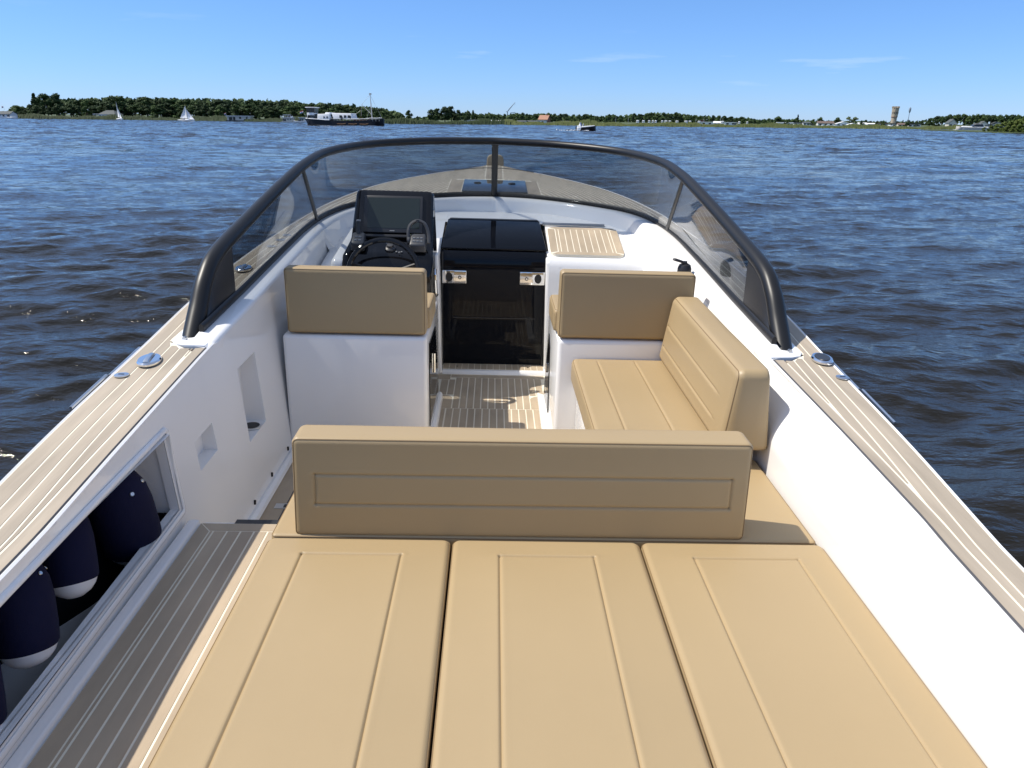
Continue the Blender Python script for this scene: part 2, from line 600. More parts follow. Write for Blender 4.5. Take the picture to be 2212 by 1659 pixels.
    nt.links.new(nn_.outputs[0], b.inputs['Normal'])
    me.materials.append(ma)
    ob = bpy.data.objects.new('water', me)
    COL.objects.link(ob)
    tag(ob, kind='structure')


build_water()

# ---------------------------------------------------------------- the boat: outlines (boat frame: x starboard, y forward, z up from cockpit floor)
SH_Y = [-0.5, 0, 1.4, 3.1, 5.0, 7.45]
SH_Z = [0.62, 0.63, 0.66, 0.77, 0.92, 1.035]
OUT = np.array([(-0.4, 1.02), (0.6, 1.085), (1.35, 1.14), (1.9, 1.185), (2.5, 1.215), (3.05, 1.246), (3.57, 1.25), (4.2, 1.215), (4.7, 1.165), (5.2, 1.10),
                (5.6, 1.03), (6.0, 0.925), (6.3, 0.81), (6.6, 0.66), (6.95, 0.45), (7.2, 0.26), (7.36, 0.12), (7.42, 0.0)])
INP = np.array([(-0.4, 0.90), (1.25, 0.948), (1.75, 0.968), (2.46, 0.990), (2.62, 0.99)])
INS = np.array([(-0.4, 0.95), (1.1, 0.998), (1.5, 1.020), (1.93, 1.018), (2.52, 1.005), (2.62, 1.0)])
BASE = smooth_path([(1.045, 2.60), (1.052, 3.30), (1.056, 3.90), (1.050, 4.30), (1.010, 4.62), (0.915, 4.89), (0.72, 5.11), (0.48, 5.30), (0.25, 5.42), (0.0, 5.466)], 8)
RAIL = smooth_path([(1.090, 2.60, 0.715), (1.090, 2.70, 0.815), (1.086, 2.79, 0.915), (1.076, 2.91, 0.99), (1.045, 3.22, 1.078), (0.995, 3.65, 1.195), (0.958, 3.95, 1.265),
                    (0.905, 4.25, 1.308), (0.735, 4.64, 1.336), (0.40, 4.90, 1.353), (0.0, 5.0, 1.360)], 8)


def sheer(y):
    return np.interp(y, SH_Y, SH_Z)


_op = smooth_path(OUT, 8)


def half(y):
    return np.interp(y, _op[:, 1 - 1], _op[:, 1])


def camber(y, x):
    b = max(half(y), 0.05)
    return float(sheer(y)) + 0.035 * max(0, 1 - (x / b) ** 2) * float(np.clip((y - 3.5) / 1.5, 0, 1))


def base_z(y):
    return float(sheer(y)) + 0.022


boat = empty('motor_boat', matrix=BOAT, label='white open motor boat in the foreground with teak decks and black framed windscreen', cat='boat')


def part(mb, name, material, parent=None, **k):
    return mb.build(name, material, boat if parent is None else parent, **k)


# --- hull shell
mb = MB()
ys = np.linspace(-0.4, 7.42, 70)
prof = [(0.004, -0.002), (0.010, -0.03), (0.004, -0.05), (-0.02, -0.25), (-0.10, -0.6), (-0.22, -0.95), (-0.6, -1.25)]
for s in (-1, 1):
    G = []
    for y in ys:
        b = half(y)
        z = float(sheer(y))
        tip = np.clip((y - 4.5) / 2.9, 0, 1)
        row = []
        for k, (dx, dz) in enumerate(prof):
            xx = max(0.0, b + dx - (0.55 * tip * b if k >= 3 else 0) * (k - 2) / 4)
            row.append((s * xx, y - 0.35 * tip * (k / 6) ** 1.5, z + dz))
        G.append(row)
    mb.grid(G, flip=(s > 0))
b0 = half(-0.4)
mb.box(-b0, b0, -0.42, -0.40, -0.6, 0.60)
part(mb, 'hull', M['gel'])

# --- deck base sheets (caulking shows between the planks)


def inner_lim(y, s):
    """inboard limit of the deck at y on side s"""
    t = INP if s < 0 else INS
    if y < 2.56:
        return float(np.interp(y, t[:, 0], t[:, 1]))
    if y < 2.80:
        return 1.15
    if y < 5.466:
        return float(np.interp(y, BASE[::1, 1], BASE[:, 0])) + 0.012
    return 0.0


deck = MB()
for s in (-1, 1):
    G = []
    for y in np.concatenate([np.linspace(-0.4, 2.56, 24), [2.561], np.linspace(2.80, 5.5, 40), np.linspace(5.52, 7.41, 36)]):
        b = half(y)
        a = min(inner_lim(y, s) if y < 2.5605 else (inner_lim(max(y, 2.81), s)), b)
        G.append([(s * (a + (b - a) * t), y, camber(y, a + (b - a) * t)) for t in np.linspace(0, 1, 9)])
    deck.grid(G, flip=(s < 0))
deck_ob = part(deck, 'deck', M['caulk'])

# --- planks of the side decks and foredeck, laid parallel to the hull edge
oy = np.concatenate([np.linspace(-0.4, 5.6, 240), np.linspace(5.64, 7.2, 70), np.linspace(7.21, 7.418, 20)])
ox = np.array([half(y) for y in oy])
outl = np.stack([ox, oy], 1)
tg = np.gradient(outl, axis=0)
tg /= np.linalg.norm(tg, axis=1)[:, None]
nrm = np.stack([-tg[:, 1], tg[:, 0]], 1)   # pointing inboard (towards -x)
INB = 0.044                                 # width of the inner border plank
KING = 0.075


def lim_plank(y, s):
    if y < 2.50:
        return inner_lim(y, s) + INB + 0.006
    if y < 2.80:
        return float(np.interp(y, [2.50, 2.515, 2.535, 2.57, 2.70, 2.80], [1.03, 1.10, 1.135, 1.150, 1.150, 1.133]))
    if y < 5.49:
        return inner_lim(y, s) + 0.03
    return KING


HX, HY0, HY1 = 0.30, 5.545, 6.24            # deck hatch surround


def plank_strip(s, d0, d1, name='plank', material=None):
    rows = []
    runs = []
    for k in range(len(oy)):
        gp = 0.0038 * float(np.clip((oy[k] - 3.0) / 2.0, 0, 1))
        po = outl[k] + nrm[k] * (d0 + gp)
        pi = outl[k] + nrm[k] * (d1 - gp)
        lo = lim_plank(po[1], s)
        li = lim_plank(pi[1], s)
        if HY0 - 0.03 < po[1] < HY1 + 0.03:
            lo = max(lo, HX + 0.05)
            li = max(li, HX + 0.05)
        if po[0] <= lo + 0.003:
            if len(rows) > 2: runs.append(rows)
            rows = []
            continue
        if pi[0] < li:
            t = (po[0] - li) / (po[0] - pi[0])
            pi = po + (pi - po) * t
        rows.append((po, pi))
    if len(rows) > 2: runs.append(rows)
    for rows in runs:
        mbp = MB()
        top = []
        for po, pi in rows:
            zo = camber(po[1], po[0]); zi = camber(pi[1], pi[0])
            top.append([(s * po[0], po[1], zo - 0.004), (s * po[0], po[1], zo + 0.0010), (s * pi[0], pi[1], zi + 0.0010), (s * pi[0], pi[1], zi - 0.004)])
        mbp.grid(top, flip=(s > 0))
        mbp.build(name, material or M['teak'], deck_ob, angle=30)


for s in (-1, 1):
    plank_strip(s, 0.004, 0.0495)
    d = 0.0550
    while d < 1.15:
        plank_strip(s, d, d + 0.0325)
        d += 0.038
    # inner border plank of the aft side deck
    mbp = MB()
    G = []
    for y in np.linspace(-0.4, 2.50, 40):
        a = inner_lim(y, s)
        z = float(sheer(y))
        G.append([(s * (a + INB), y, z - 0.004), (s * (a + INB), y, z + 0.0010), (s * (a + 0.004), y, z + 0.0010), (s * (a + 0.004), y, z - 0.004)])
    mbp.grid(G, flip=(s > 0))
    mbp.build('plank', M['teak'], deck_ob, angle=30)
    # border plank along the windscreen
    mbp = MB()
    G = []
    for y in np.linspace(2.82, 5.44, 60):
        a = inner_lim(y, s)
        z = camber(y, a)
        G.append([(s * (a + 0.028), y, z - 0.004), (s * (a + 0.028), y, z + 0.0010), (s * (a + 0.002), y, z + 0.0010), (s * (a + 0.002), y, z - 0.004)])
    mbp.grid(G, flip=(s > 0))
    mbp.build('plank', M['teak'], deck_ob, angle=30)
    # planks between hatch and king plank, forward of the hatch
# king plank in two lengths, fore and aft of the hatch
for (y0, y1) in ((HY1 + 0.05, 7.36),):
    mbp = MB()
    for xs in ((-KING + 0.006, -0.004), (0.004, KING - 0.006)):
        G = [[(x, y, camber(y, x) + (0.0010 if 0 < q < 3 else -0.004)) for q, x in enumerate((xs[0], xs[0], xs[1], xs[1]))] for y in np.linspace(y0, y1, 16)]
        mbp.grid(G)
        mbp.build('king_plank', M['teak'], deck_ob, angle=30)
        mbp = MB()
# thin dark joint across the bow
mbp = MB()
mbp.tube([(x, 7.02 - 0.12 * x * x, camber(7.02, x) + 0.004) for x in np.linspace(-0.36, 0.36, 15)], 0.003, 5)
part(mbp, 'deck_joint', M['seam'])
# hatch with teak surround
mbp = MB()
for (x0, x1, y0, y1) in ((-HX - 0.045, HX + 0.045, HY0 - 0.026, HY0 + 0.012), (-HX - 0.045, HX + 0.045, HY1 - 0.012, HY1 + 0.045), (-HX - 0.045, -0.245, HY0 + 0.014, HY1 - 0.014), (0.245, HX + 0.045, HY0 + 0.014, HY1 - 0.014)):
    q = [(x0, y0), (x1, y0), (x1, y1), (x0, y1)]
    mbp.prism(q, -0.004, 0.0008, lambda x, y, z: (x, y, camber(y, x) + z + 0.0005))
    mbp.build('plank', M['teak'], deck_ob, angle=30)
    mbp = MB()
hatch = MB().prism([(-0.236, 5.565), (0.244, 5.565), (0.250, 6.185), (-0.240, 6.185)], 0.0, 0.008, lambda x, y, z: (x, y, camber(y, 0.0) + z))
hatch_ob = part(hatch, 'deck_hatch', M['hatch'], bevel=0.003)
for x in (-0.13, 0.14):
    mbp = MB()
    mbp.lathe([(0.028, 0), (0.028, 0.004), (0.018, 0.007)], 14, o=(x, 6.0, camber(6.0, 0.0) + 0.008))
    mbp.build('latch', M['satin'], hatch_ob)
# bow cushion / tan covered bow fitting
mbp = MB()
mbp.prism([(-0.068, 0.0), (0.082, 0.0), (0.088, 0.02), (0.086, 0.085), (0.070, 0.112), (0.04, 0.120), (-0.03, 0.120), (-0.056, 0.112), (-0.072, 0.085), (-0.074, 0.02)], -0.035, 0.035,
          lambda x, y, z: (x, 7.30 + z, 1.036 + y))
part(mbp, 'bow_bolster', mat('tan_bow_cover', (0.40, 0.31, 0.19), rough=0.6), bevel=0.012)

# --- gunwale inner lip and outer edge
for s, t in ((-1, INP), (1, INS)):
    pth = [(s * (np.interp(y, t[:, 0], t[:, 1]) + 0.001), y, float(sheer(y)) - 0.003) for y in np.linspace(-0.4, 2.56, 40)]
    part(MB().tube(pth, 0.0065, 6), 'coaming_lip', M['gel'])
    pth = [(s * (np.interp(y, t[:, 0], t[:, 1]) + 0.0085), y, float(sheer(y)) + 0.0005) for y in np.linspace(-0.4, 2.50, 40)]
    part(MB().tube(pth, 0.0035, 5), 'edge_seam', M['seam'])
    pth = [(s * (half(y) + 0.003), y, float(sheer(y)) - 0.002) for y in oy]
    part(MB().tube(pth, 0.0045, 6), 'toe_rail', M['gel'])
    # short stainless rub plate outside the cleat
    for (d_, y0, y1, r_) in ((0.012, 2.26, 2.50, 0.006), (0.024, 2.02, 2.26, 0.005)):
        pth = [(s * (half(y) + d_), y, float(sheer(y)) - 0.004) for y in np.linspace(y0, y1, 8)]
        part(MB().tube(pth, r_, 6), 'rub_strip', M['steel'])

# --- cockpit side walls


def wall_x(y, z, s):
    t = INP if s < 0 else INS
    if y < 2.5:
        xt = float(np.interp(y, t[:, 0], t[:, 1]))
    else:
        w = min(1, (y - 2.5) / 0.10)
        xt = float(np.interp(2.5, t[:, 0], t[:, 1])) * (1 - w) + w * (float(np.interp(max(y, 2.61), BASE[:, 1], BASE[:, 0])) - 0.070)
    xb = 0.925 if s < 0 else 0.915
    if y > 4.2:
        xb = min(xb, xt - 0.03)
    zt = float(sheer(y)) - 0.004 + (0.02 if y > 2.62 else 0)
    t_ = float(np.clip(z / zt, 0, 1))
    if s > 0:
        xb = 0.926 if y < 4.2 else xb
        t_ = max(0.0, (t_ - 0.78) / 0.22) ** 1.4
    return s * (xb + (xt - xb) * t_)


def wall_top(y):
    return float(sheer(y)) - 0.004 + 0.004 * float(np.clip((y - 2.50) / 0.10, 0, 1))


holes = [(0.55, 2.035, 0.355, 0.605, 0.17), (2.235, 2.40, 0.388, 0.492, 0.05), (2.69, 2.905, 0.285, 0.590, 0.085)]
ysl = sorted(set(np.round(np.concatenate([np.linspace(-0.4, 4.62, 62), [h[0] for h in holes], [h[1] for h in holes]]), 4)))
zsl = sorted(set(np.round(np.concatenate([np.linspace(0, 0.64, 22), [h[2] for h in holes], [h[3] for h in holes]]), 4)))
mb = MB()
V, Fs, idx = [], [], {}
for i, y in enumerate(ysl):
    for j, z in enumerate(zsl + [9]):
        zz = z if z < 9 else wall_top(y)
        idx[i, j] = len(V)
        V.append((wall_x(y, zz, -1), y, zz))
for i in range(len(ysl) - 1):
    for j in range(len(zsl)):
        yc = (ysl[i] + ysl[i + 1]) / 2
        zc = (zsl[j] + (zsl[j + 1] if j + 1 < len(zsl) else 0.7)) / 2
        if any(h[0] < yc < h[1] and h[2] < zc < h[3] for h in holes):
            continue
        Fs.append((idx[i, j], idx[i + 1, j], idx[i + 1, j + 1], idx[i, j + 1])[::-1])
mb.add(V, Fs)
port_wall = part(mb, 'side_wall', M['gel'], angle=50)
mb = MB()
G = [[(wall_x(y, z if z < 9 else wall_top(y), 1), y, z if z < 9 else wall_top(y)) for z in zsl + [9]] for y in ysl]
mb.grid(G, flip=False)
part(mb, 'side_wall', M['gel'], angle=50)


def recess(y0, y1, z0, z1, depth, name, drop=0.0, rim=True):
    mb = MB()
    c = []
    for (y, z) in ((y0, z0), (y1, z0), (y1, z1), (y0, z1)):
        c.append((wall_x(y, z, -1) + 0.0005, y, z))
    bk = [(wall_x((y0 + y1) / 2, z0, -1) - depth, y, z - (drop if z == z0 else 0)) for (y, z) in ((y0, z0), (y1, z0), (y1, z1), (y0, z1))]
    mb.add(c + bk, [(0, 1, 5, 4), (1, 2, 6, 5), (2, 3, 7, 6), (3, 0, 4, 7), (4, 5, 6, 7)])
    ob = mb.build(name, M['gel'], port_wall, angle=20)
    return ob


# fender locker: opening with deep dark well behind it
mb = MB()
y0, y1, z0, z1, dp = holes[0]
fr = [(wall_x(y, z, -1) - 0.002, y, z) for (y, z) in ((y0, z0), (y1, z0), (y1, z1), (y0, z1))]
md = [(wall_x(y, z, -1) - 0.03, y, z) for (y, z) in ((y0, z0), (y1, z0), (y1, z1), (y0, z1))]
mb.add(fr + md, [(0, 1, 5, 4), (1, 2, 6, 5), (2, 3, 7, 6), (3, 0, 4, 7)])
xi, xo = -0.955, -1.11
well = [(xi, y0, 0.02), (xi, y1 + 0.01, 0.02), (xi, y1 + 0.01, z1), (xi, y0, z1), (xo, y0, 0.02), (xo, y1 + 0.01, 0.02), (xo, y1 + 0.01, z1), (xo, y0, z1)]
mb.add(well, [(0, 1, 5, 4), (1, 2, 6, 5), (2, 3, 7, 6), (3, 0, 4, 7), (4, 5, 6, 7)])
mb.box(-0.958, -0.953, y0, y1 + 0.01, 0.02, z0)
mb.build('locker', M['gel'], port_wall, angle=20)
# moulded lip round the locker opening
pth = []
for (y, z) in ((0.5, z0 - 0.015), (y1 + 0.012, z0 - 0.015), (y1 + 0.022, z0 - 0.008), (y1 + 0.022, z1 + 0.006), (y1 + 0.012, z1 + 0.014), (0.5, z1 + 0.014)):
    pth.append((wall_x(y, z, -1) + 0.004, y, z))
pp = []
for a, b in zip(pth[:-1], pth[1:]):
    for t in np.linspace(0, 1, 6, endpoint=False):
        pp.append(np.array(a) * (1 - t) + np.array(b) * t)
pp.append(np.array(pth[-1]))
MB().tube(pp, 0.009, 8, ry=0.005, up=(0, 0, 1)).build('locker_lip', M['gel'], port_wall, angle=60)
recess(*holes[1], 'pocket', 0.0)
pk = recess(*holes[2], 'pocket', 0.0)
# cup holder at the bottom of the tall pocket
cx_ = wall_x(2.8, 0.3, -1) - 0.038
for yy, rr_ in ((2.835, 0.036), (2.742, 0.016)):
    ch = MB().lathe([(rr_ + 0.004, 0.286), (rr_ + 0.004, 0.291), (rr_ - 0.002, 0.293)], 24, o=(cx_, yy, 0)).build('cup_holder', M['steel'], port_wall)
    MB().lathe([(rr_ * 0.92, 0.2915), (rr_ * 0.94, 0.2936)], 24, o=(cx_, yy, 0)).build('cup_holder_hole', M['gasket'], port_wall)
# fillet between wall and floor, with small hardware
for s in (-1, 1):
    pth = [(wall_x(y, 0.02, s) - s * 0.012, y, 0.012) for y in np.linspace(2.04, 4.2, 16)]
    part(MB().tube(pth, 0.02, 8), 'floor_fillet', M['gel'])
mbp = MB()
for y in (2.62, 2.86, 3.12):
    mbp.tube([(wall_x(y, 0.05, -1) + 0.003, y, 0.045), (wall_x(y, 0.05, -1) + 0.003, y + 0.004, 0.062)], 0.005, 6)
part(mbp, 'drain_slots', M['gasket'])

# --- windscreen coaming: white ledge inside the gasket, then the step down to the dash
pl = BASE.copy()
full = np.vstack([np.stack([-pl[:, 0], pl[:, 1]], 1), np.stack([pl[::-1, 0], pl[::-1, 1]], 1)[1:]])
full = np.vstack([[(-1.058, 2.52)], full, [(1.058, 2.52)]])
tgf = np.gradient(full, axis=0)
tgf /= np.linalg.norm(tgf, axis=1)[:, None]
nin = np.stack([tgf[:, 1], -tgf[:, 0]], 1)    # inboard
rows = []
for k in range(len(full)):
    x, y = full[k]
    z = float(sheer(y)) + 0.022 * float(np.clip((y - 2.525) / 0.07, 0, 1))
    f = float(np.clip((y - 4.3) / 0.9, 0, 1))
    offs = [(-0.012, -0.03), (-0.012, 0.0), (0.0, 0.002), (0.05 - 0.018 * f, -0.004), (0.066 - 0.025 * f, -0.012), (0.074 - 0.027 * f, -0.03), (0.085 - 0.035 * f, -0.075 - 0.04 * f), (0.098, -0.115), (0.115 + 0.05 * f, -0.128 - 0.01 * f), (0.13 + 0.05 * f, -0.26)]
    if y < 4.35:
        offs = offs[:4] + [(0.063, -0.008), (0.0705, -0.020), (0.0705, -0.03), (0.0695, -0.05), (0.068, -0.06), (0.066, -0.08)]
    rows.append([(x + nin[k, 0] * o, y + nin[k, 1] * o, z + dz) for o, dz in offs])
part(MB().grid(rows, flip=False), 'windscreen_coaming', M['gel'], angle=50)

# --- dash moulding
DP = [(5.42, 0.862), (5.30, 0.868), (4.97, 0.845), (4.60, 0.768), (4.50, 0.745), (4.45, 0.728), (4.425, 0.708), (4.412, 0.675), (4.405, 0.60), (4.40, 0.0)]
mb = MB()
for (xa, xb_) in ((-1.0, -0.318), (0.340, 1.0)):
    G = [[(x, y, z) for x in np.linspace(xa, xb_, 6)] for (y, z) in DP]
    mb.grid(G, flip=True)
# inner faces of the companionway and the shelf above the sliding hatch
for x, fl in ((-0.318, True), (0.340, False)):
    G = [[(x, y, z), (x, y, 0.0)] for (y, z) in DP]
    mb.grid(G, flip=fl)
G = [[(x, y, z) for x in np.linspace(-0.318, 0.340, 4)] for (y, z) in DP[:3]]
mb.grid(G, flip=True)
dash = part(mb, 'dash', M['gel'], angle=50)
# soft moulded steps beside the helm and a footwell cheek on each side
mb = MB()
mb.hexa([(-0.97, 4.02, 0), (-0.86, 4.05, 0), (-0.86, 4.5, 0), (-0.99, 4.5, 0), (-0.96, 4.06, 0.72), (-0.875, 4.09, 0.72), (-0.86, 4.6, 0.80), (-0.97, 4.6, 0.80)])
part(mb, 'moulded_step', M['gel'], bevel=0.04, seg=5)
mb = MB()
mb.hexa([(-0.89, 3.95, 0), (-0.80, 3.95, 0), (-0.80, 4.5, 0), (-0.89, 4.5, 0), (-0.885, 4.03, 0.76), (-0.80, 4.03, 0.76), (-0.79, 4.6, 0.86), (-0.87, 4.6, 0.86)])
part(mb, 'moulded_step', M['gel'], bevel=0.03, seg=5)
mb = MB()
mb.box(0.80, 0.812, 4.385, 4.40, 0.40, 0.66)
part(mb, 'dash_groove', M['gel'], bevel=0.004)
mb = MB().box(0.795, 0.822, 4.37, 4.398, 0.57, 0.60)
part(mb, 'dash_latch', M['satin'], bevel=0.004)

# pillars either side of the door
mb = MB()
mb.hexa([(-0.345, 4.335, 0), (-0.300, 4.335, 0), (-0.302, 4.47, 0), (-0.36, 4.47, 0), (-0.350, 4.345, 0.74), (-0.320, 4.345, 0.74), (-0.320, 4.60, 0.80), (-0.36, 4.60, 0.80)])
part(mb, 'door_pillar', M['gel'], bevel=0.012)
mb = MB()
mb.hexa([(0.335, 4.40, 0), (0.42, 4.38, 0), (0.42, 4.47, 0), (0.335, 4.47, 0), (0.322, 4.42, 0.70), (0.42, 4.41, 0.68), (0.42, 4.55, 0.745), (0.322, 4.55, 0.745)])
part(mb, 'door_pillar', M['gel'], bevel=0.012)

# slide rail groove for the hatch
mb = MB()
mb.tube([(0.325, 4.955, 0.853), (0.735, 4.955, 0.853)], 0.006, 6)
mb.tube([(0.325, 4.93, 0.846), (0.735, 4.93, 0.846)], 0.005, 6)
part(mb, 'slide_rail', M['steel'])

# --- companionway door and sliding hatch, dark smoked glass
dprof = [(4.485, 0.012), (4.485, 0.64), (4.488, 0.685), (4.498, 0.718), (4.515, 0.738)]
G = []
mb = MB()
rowsf = [[(x, y, z) for x in (-0.308, 0.328)] for (y, z) in dprof]
rowsb = [[(x, y + 0.02, z - 0.003) for x in (-0.308, 0.328)] for (y, z) in dprof]
loop = [rowsf[0], *rowsf[1:], *rowsb[::-1]]
mb.grid(loop, flip=True, closed_u=True)
door = part(mb, 'cabin_door', M['door'], angle=50)
mb = MB()
mb.hexa([(-0.312, 4.518, 0.742), (0.330, 4.518, 0.742), (0.306, 4.985, 0.848), (-0.300, 4.985, 0.848), (-0.312, 4.515, 0.756), (0.330, 4.515, 0.756), (0.306, 4.985, 0.864), (-0.300, 4.985, 0.864)])
hat = part(mb, 'sliding_hatch', M['door'], bevel=0.005)
mb = MB()
mb.hexa([(-0.290, 4.984, 0.852), (0.296, 4.984, 0.852), (0.290, 5.012, 0.856), (-0.284, 5.012, 0.856), (-0.290, 4.984, 0.8655), (0.296, 4.984, 0.8655), (0.290, 5.012, 0.868), (-0.284, 5.012, 0.868)])
mb.build('hatch_edge', M['ctrl'], hat)
mb = MB()
mb.tube([(-0.303, 4.482, 0.735), (-0.306, 4.476, 0.4), (-0.304, 4.476, 0.02)], 0.005, 6)
mb.tube([(0.325, 4.482, 0.735), (0.326, 4.476, 0.4), (0.325, 4.476, 0.02)], 0.005, 6)
mb.build('door_edge', M['satin'], door)
mb = MB().box(-0.24, 0.27, 4.478, 4.483, 0.326, 0.331)
mb.build('door_joint', M['satin'], door)
for s, xa, xb_ in ((-1, -0.305, -0.158), (1, 0.168, 0.322)):
    mb = MB().box(xa, xb_, 4.468, 4.482, 0.545, 0.625)
    lp = mb.build('latch_plate', M['chrome'], door, bevel=0.003)
    cx_ = xa + 0.040 if s < 0 else xb_ - 0.040
    ring = [(cx_ + 0.024 * math.cos(t) * (1 if s * math.cos(t) < 0.2 else 0.8), 4.4672, 0.584 + 0.029 * math.sin(t)) for t in np.linspace(0, 2 * math.pi, 20, endpoint=False)]
    ring2 = [(x, 4.4660, z) for x, y, z in ring]
    mb = MB().add(ring + ring2, [tuple(range(20, 40))] + [(i, (i + 1) % 20, 20 + (i + 1) % 20, 20 + i) for i in range(20)])
    mb.build('finger_hole', M['gasket'], lp)
    mb = MB()
    kx = xa + 0.107 if s < 0 else xa + 0.042
    mb.tube([(kx, 4.468, 0.583), (kx, 4.463, 0.583)], 0.0105, 14)
    mb.build('keyhole', M['satin'], lp)
    mb = MB()
    mb.tube([(kx, 4.4635, 0.583), (kx, 4.4615, 0.583)], 0.006, 12)
    mb.build('lock_barrel', M['chrome'], lp)
# grab handle on the pillar
mb = MB()
hp = smooth_path([(-0.336, 4.335, 0.655), (-0.336, 4.298, 0.650), (-0.334, 4.288, 0.61), (-0.332, 4.286, 0.56), (-0.330, 4.292, 0.515), (-0.328, 4.335, 0.505)], 5)
mb.tube(hp, 0.011, 10)
part(mb, 'grab_handle', M['chrome'])

# --- floors: cream sheets with planks on top
mb = MB().box(-0.93, 0.93, 1.0, 4.42, -0.03, 0.0)
floor = part(mb, 'cockpit_floor', M['caulk'], angle=0)


def plank_box(parent, x0, x1, y0, y1, z, material, t=0.0009, poly=None):
    mbp = MB()
    if poly is None:
        poly = [(x0, y0), (x1, y0), (x1, y1), (x0, y1)]
    mbp.prism(poly, z - 0.006, z + t)
    return mbp.build('plank', material, parent, angle=0)


g = 0.0030
xs = [-0.298, -0.250] + [-0.21 + 0.0398 * k for k in range(0, 13)] + [0.312]
plank_box(floor, -0.24, 0.33, 4.283 + g, 4.336, 0, M['teak_floor'])
plank_box(floor, -0.36, -0.244, 4.25, 4.336, 0, M['teak_floor'])
for a, b in zip(xs[:-1], xs[1:]):
    y1 = 4.283 - g if a > -0.245 else 4.245
    lo = 3.783
    if a < -0.215 or b > 0.262:
        lo = 3.99
    plank_box(floor, a + g, b - g, lo + g, y1, 0, M['teak_floor'])
# rounded corner margins by the seat bases
for s in (-1, 1):
    xe = 0.300
    xi_ = 0.222
    arc = [(xe, 3.985)] + [(xe - 0.02 - (xe - 0.02 - xi_) * math.sin(t), 3.935 + 0.05 * math.cos(t)) for t in np.linspace(0, math.pi / 2, 7)] + [(xi_, 3.785), (xe, 3.785)]
    plank_box(floor, 0, 0, 0, 0, 0, M['teak_floor'], poly=[(s * x + 0.008, y) for x, y in arc][::(-1 if s < 0 else 1)][::-1])
xs2 = [-0.24 + 0.0398 * k for k in range(0, 14)]
for a, b in zip(xs2[:-1], xs2[1:]):
    plank_box(floor, a + g, b - g, 1.9, 3.783 - g, 0, M['teak_floor'])
for (a, b) in ((-0.30, -0.242), (0.2795, 0.40)):
    plank_box(floor, a + g, b - g, 1.9, 3.783 - g, 0, M['teak_floor'])
# port part of the floor with the engine hatch joint
for (a, b) in ((-0.905, -0.826), (-0.822, -0.752), (-0.7475, -0.700), (-0.6955, -0.655), (-0.6505, -0.61), (-0.6055, -0.565), (-0.5605, -0.52), (-0.5155, -0.475), (-0.4705, -0.43), (-0.4255, -0.385), (-0.3805, -0.34), (-0.3355, -0.30)):
    plank_box(floor, a, b, 1.9, 3.18, 0, M['teak_floor'])
mb = MB().box(-0.8275, -0.8205, 1.9, 3.18, -0.004, 0.0013)
mb.build('hatch_joint', M['seam'], floor, angle=0)
mb = MB().box(-0.868, -0.785, 2.665, 2.705, 0.0, 0.0030)
lt = mb.build('hatch_latch', M['steel'], floor, angle=0)
mb = MB().box(-0.832, -0.818, 2.672, 2.698, 0.0031, 0.0040)
mb.build('latch_slot', M['satin'], lt, angle=0)

# sill in front of the door
mb = MB()
mb.hexa([(-0.300, 4.342, 0.0), (0.345, 4.342, 0.0), (0.345, 4.50, 0.0), (-0.300, 4.50, 0.0), (-0.300, 4.358, 0.022), (0.345, 4.358, 0.022), (0.345, 4.50, 0.022), (-0.300, 4.50, 0.022)])
sill = part(mb, 'door_sill', M['gel'], bevel=0.004)
mb = MB().box(-0.298, 0.332, 4.378, 4.484, 0.0225, 0.0235)
mb.build('sill_caulk', M['caulk'], sill, angle=0)
w = 0.63 / 16
for k in range(16):
    plank_box(sill, -0.298 + w * k + 0.0018, -0.298 + w * (k + 1) - 0.0018, 4.38, 4.483, 0.0237, M['teak_floor'], t=0.0007)
mb = MB()
for x in (-0.21, 0.235):
    mb.lathe([(0.006, 0.0258), (0.006, 0.0268)], 10, o=(x, 4.425, 0))
mb.build('sill_screw', M['satin'], sill)

# aft platform (port walkway beside the sun pad)
mb = MB()
mb.box(-0.898, 0.93, -0.35, 2.045, 0.02, 0.305)
plat = part(mb, 'aft_platform', M['gel'], bevel=0.006)
mb = MB()
mb.box(-0.893, 0.90, -0.34, 2.040, 0.3055, 0.3065)
mb.build('platform_caulk', M['caulk'], plat, angle=0)
zt = 0.3066
xl = [-0.892, -0.851, -0.839, -0.797, -0.756, -0.715, -0.674, -0.633, -0.592, -0.551]
plank_box(plat, 0, 0, 0, 0, zt, M['teak_floor'], poly=[(-0.892, -0.33), (-0.853, -0.33), (-0.853, 1.993), (-0.892, 2.038)])
plank_box(plat, 0, 0, 0, 0, zt, M['teak_floor'], poly=[(-0.851, 1.997), (-0.53, 1.997), (-0.53, 2.038), (-0.888, 2.038)])
for a, b in zip(xl[1:-1], xl[2:]):
    plank_box(plat, a + g, b - g, -0.33, 1.993, zt, M['teak_floor'])
# moulded flange between platform and side wall
mb = MB()
mb.box(-0.935, -0.8985, -0.35, 2.05, 0.25, 0.316)
part(mb, 'platform_flange', M['gel'], bevel=0.008)
mb = MB().box(-0.90, -0.50, 2.052, 2.085, 0.0, 0.285)
part(mb, 'step_riser', M['gel'], bevel=0.006)
mb = MB().box(-0.80, -0.55, 2.053, 2.090, 0.286, 0.292)
part(mb, 'step_trim', M['satin'], angle=0)

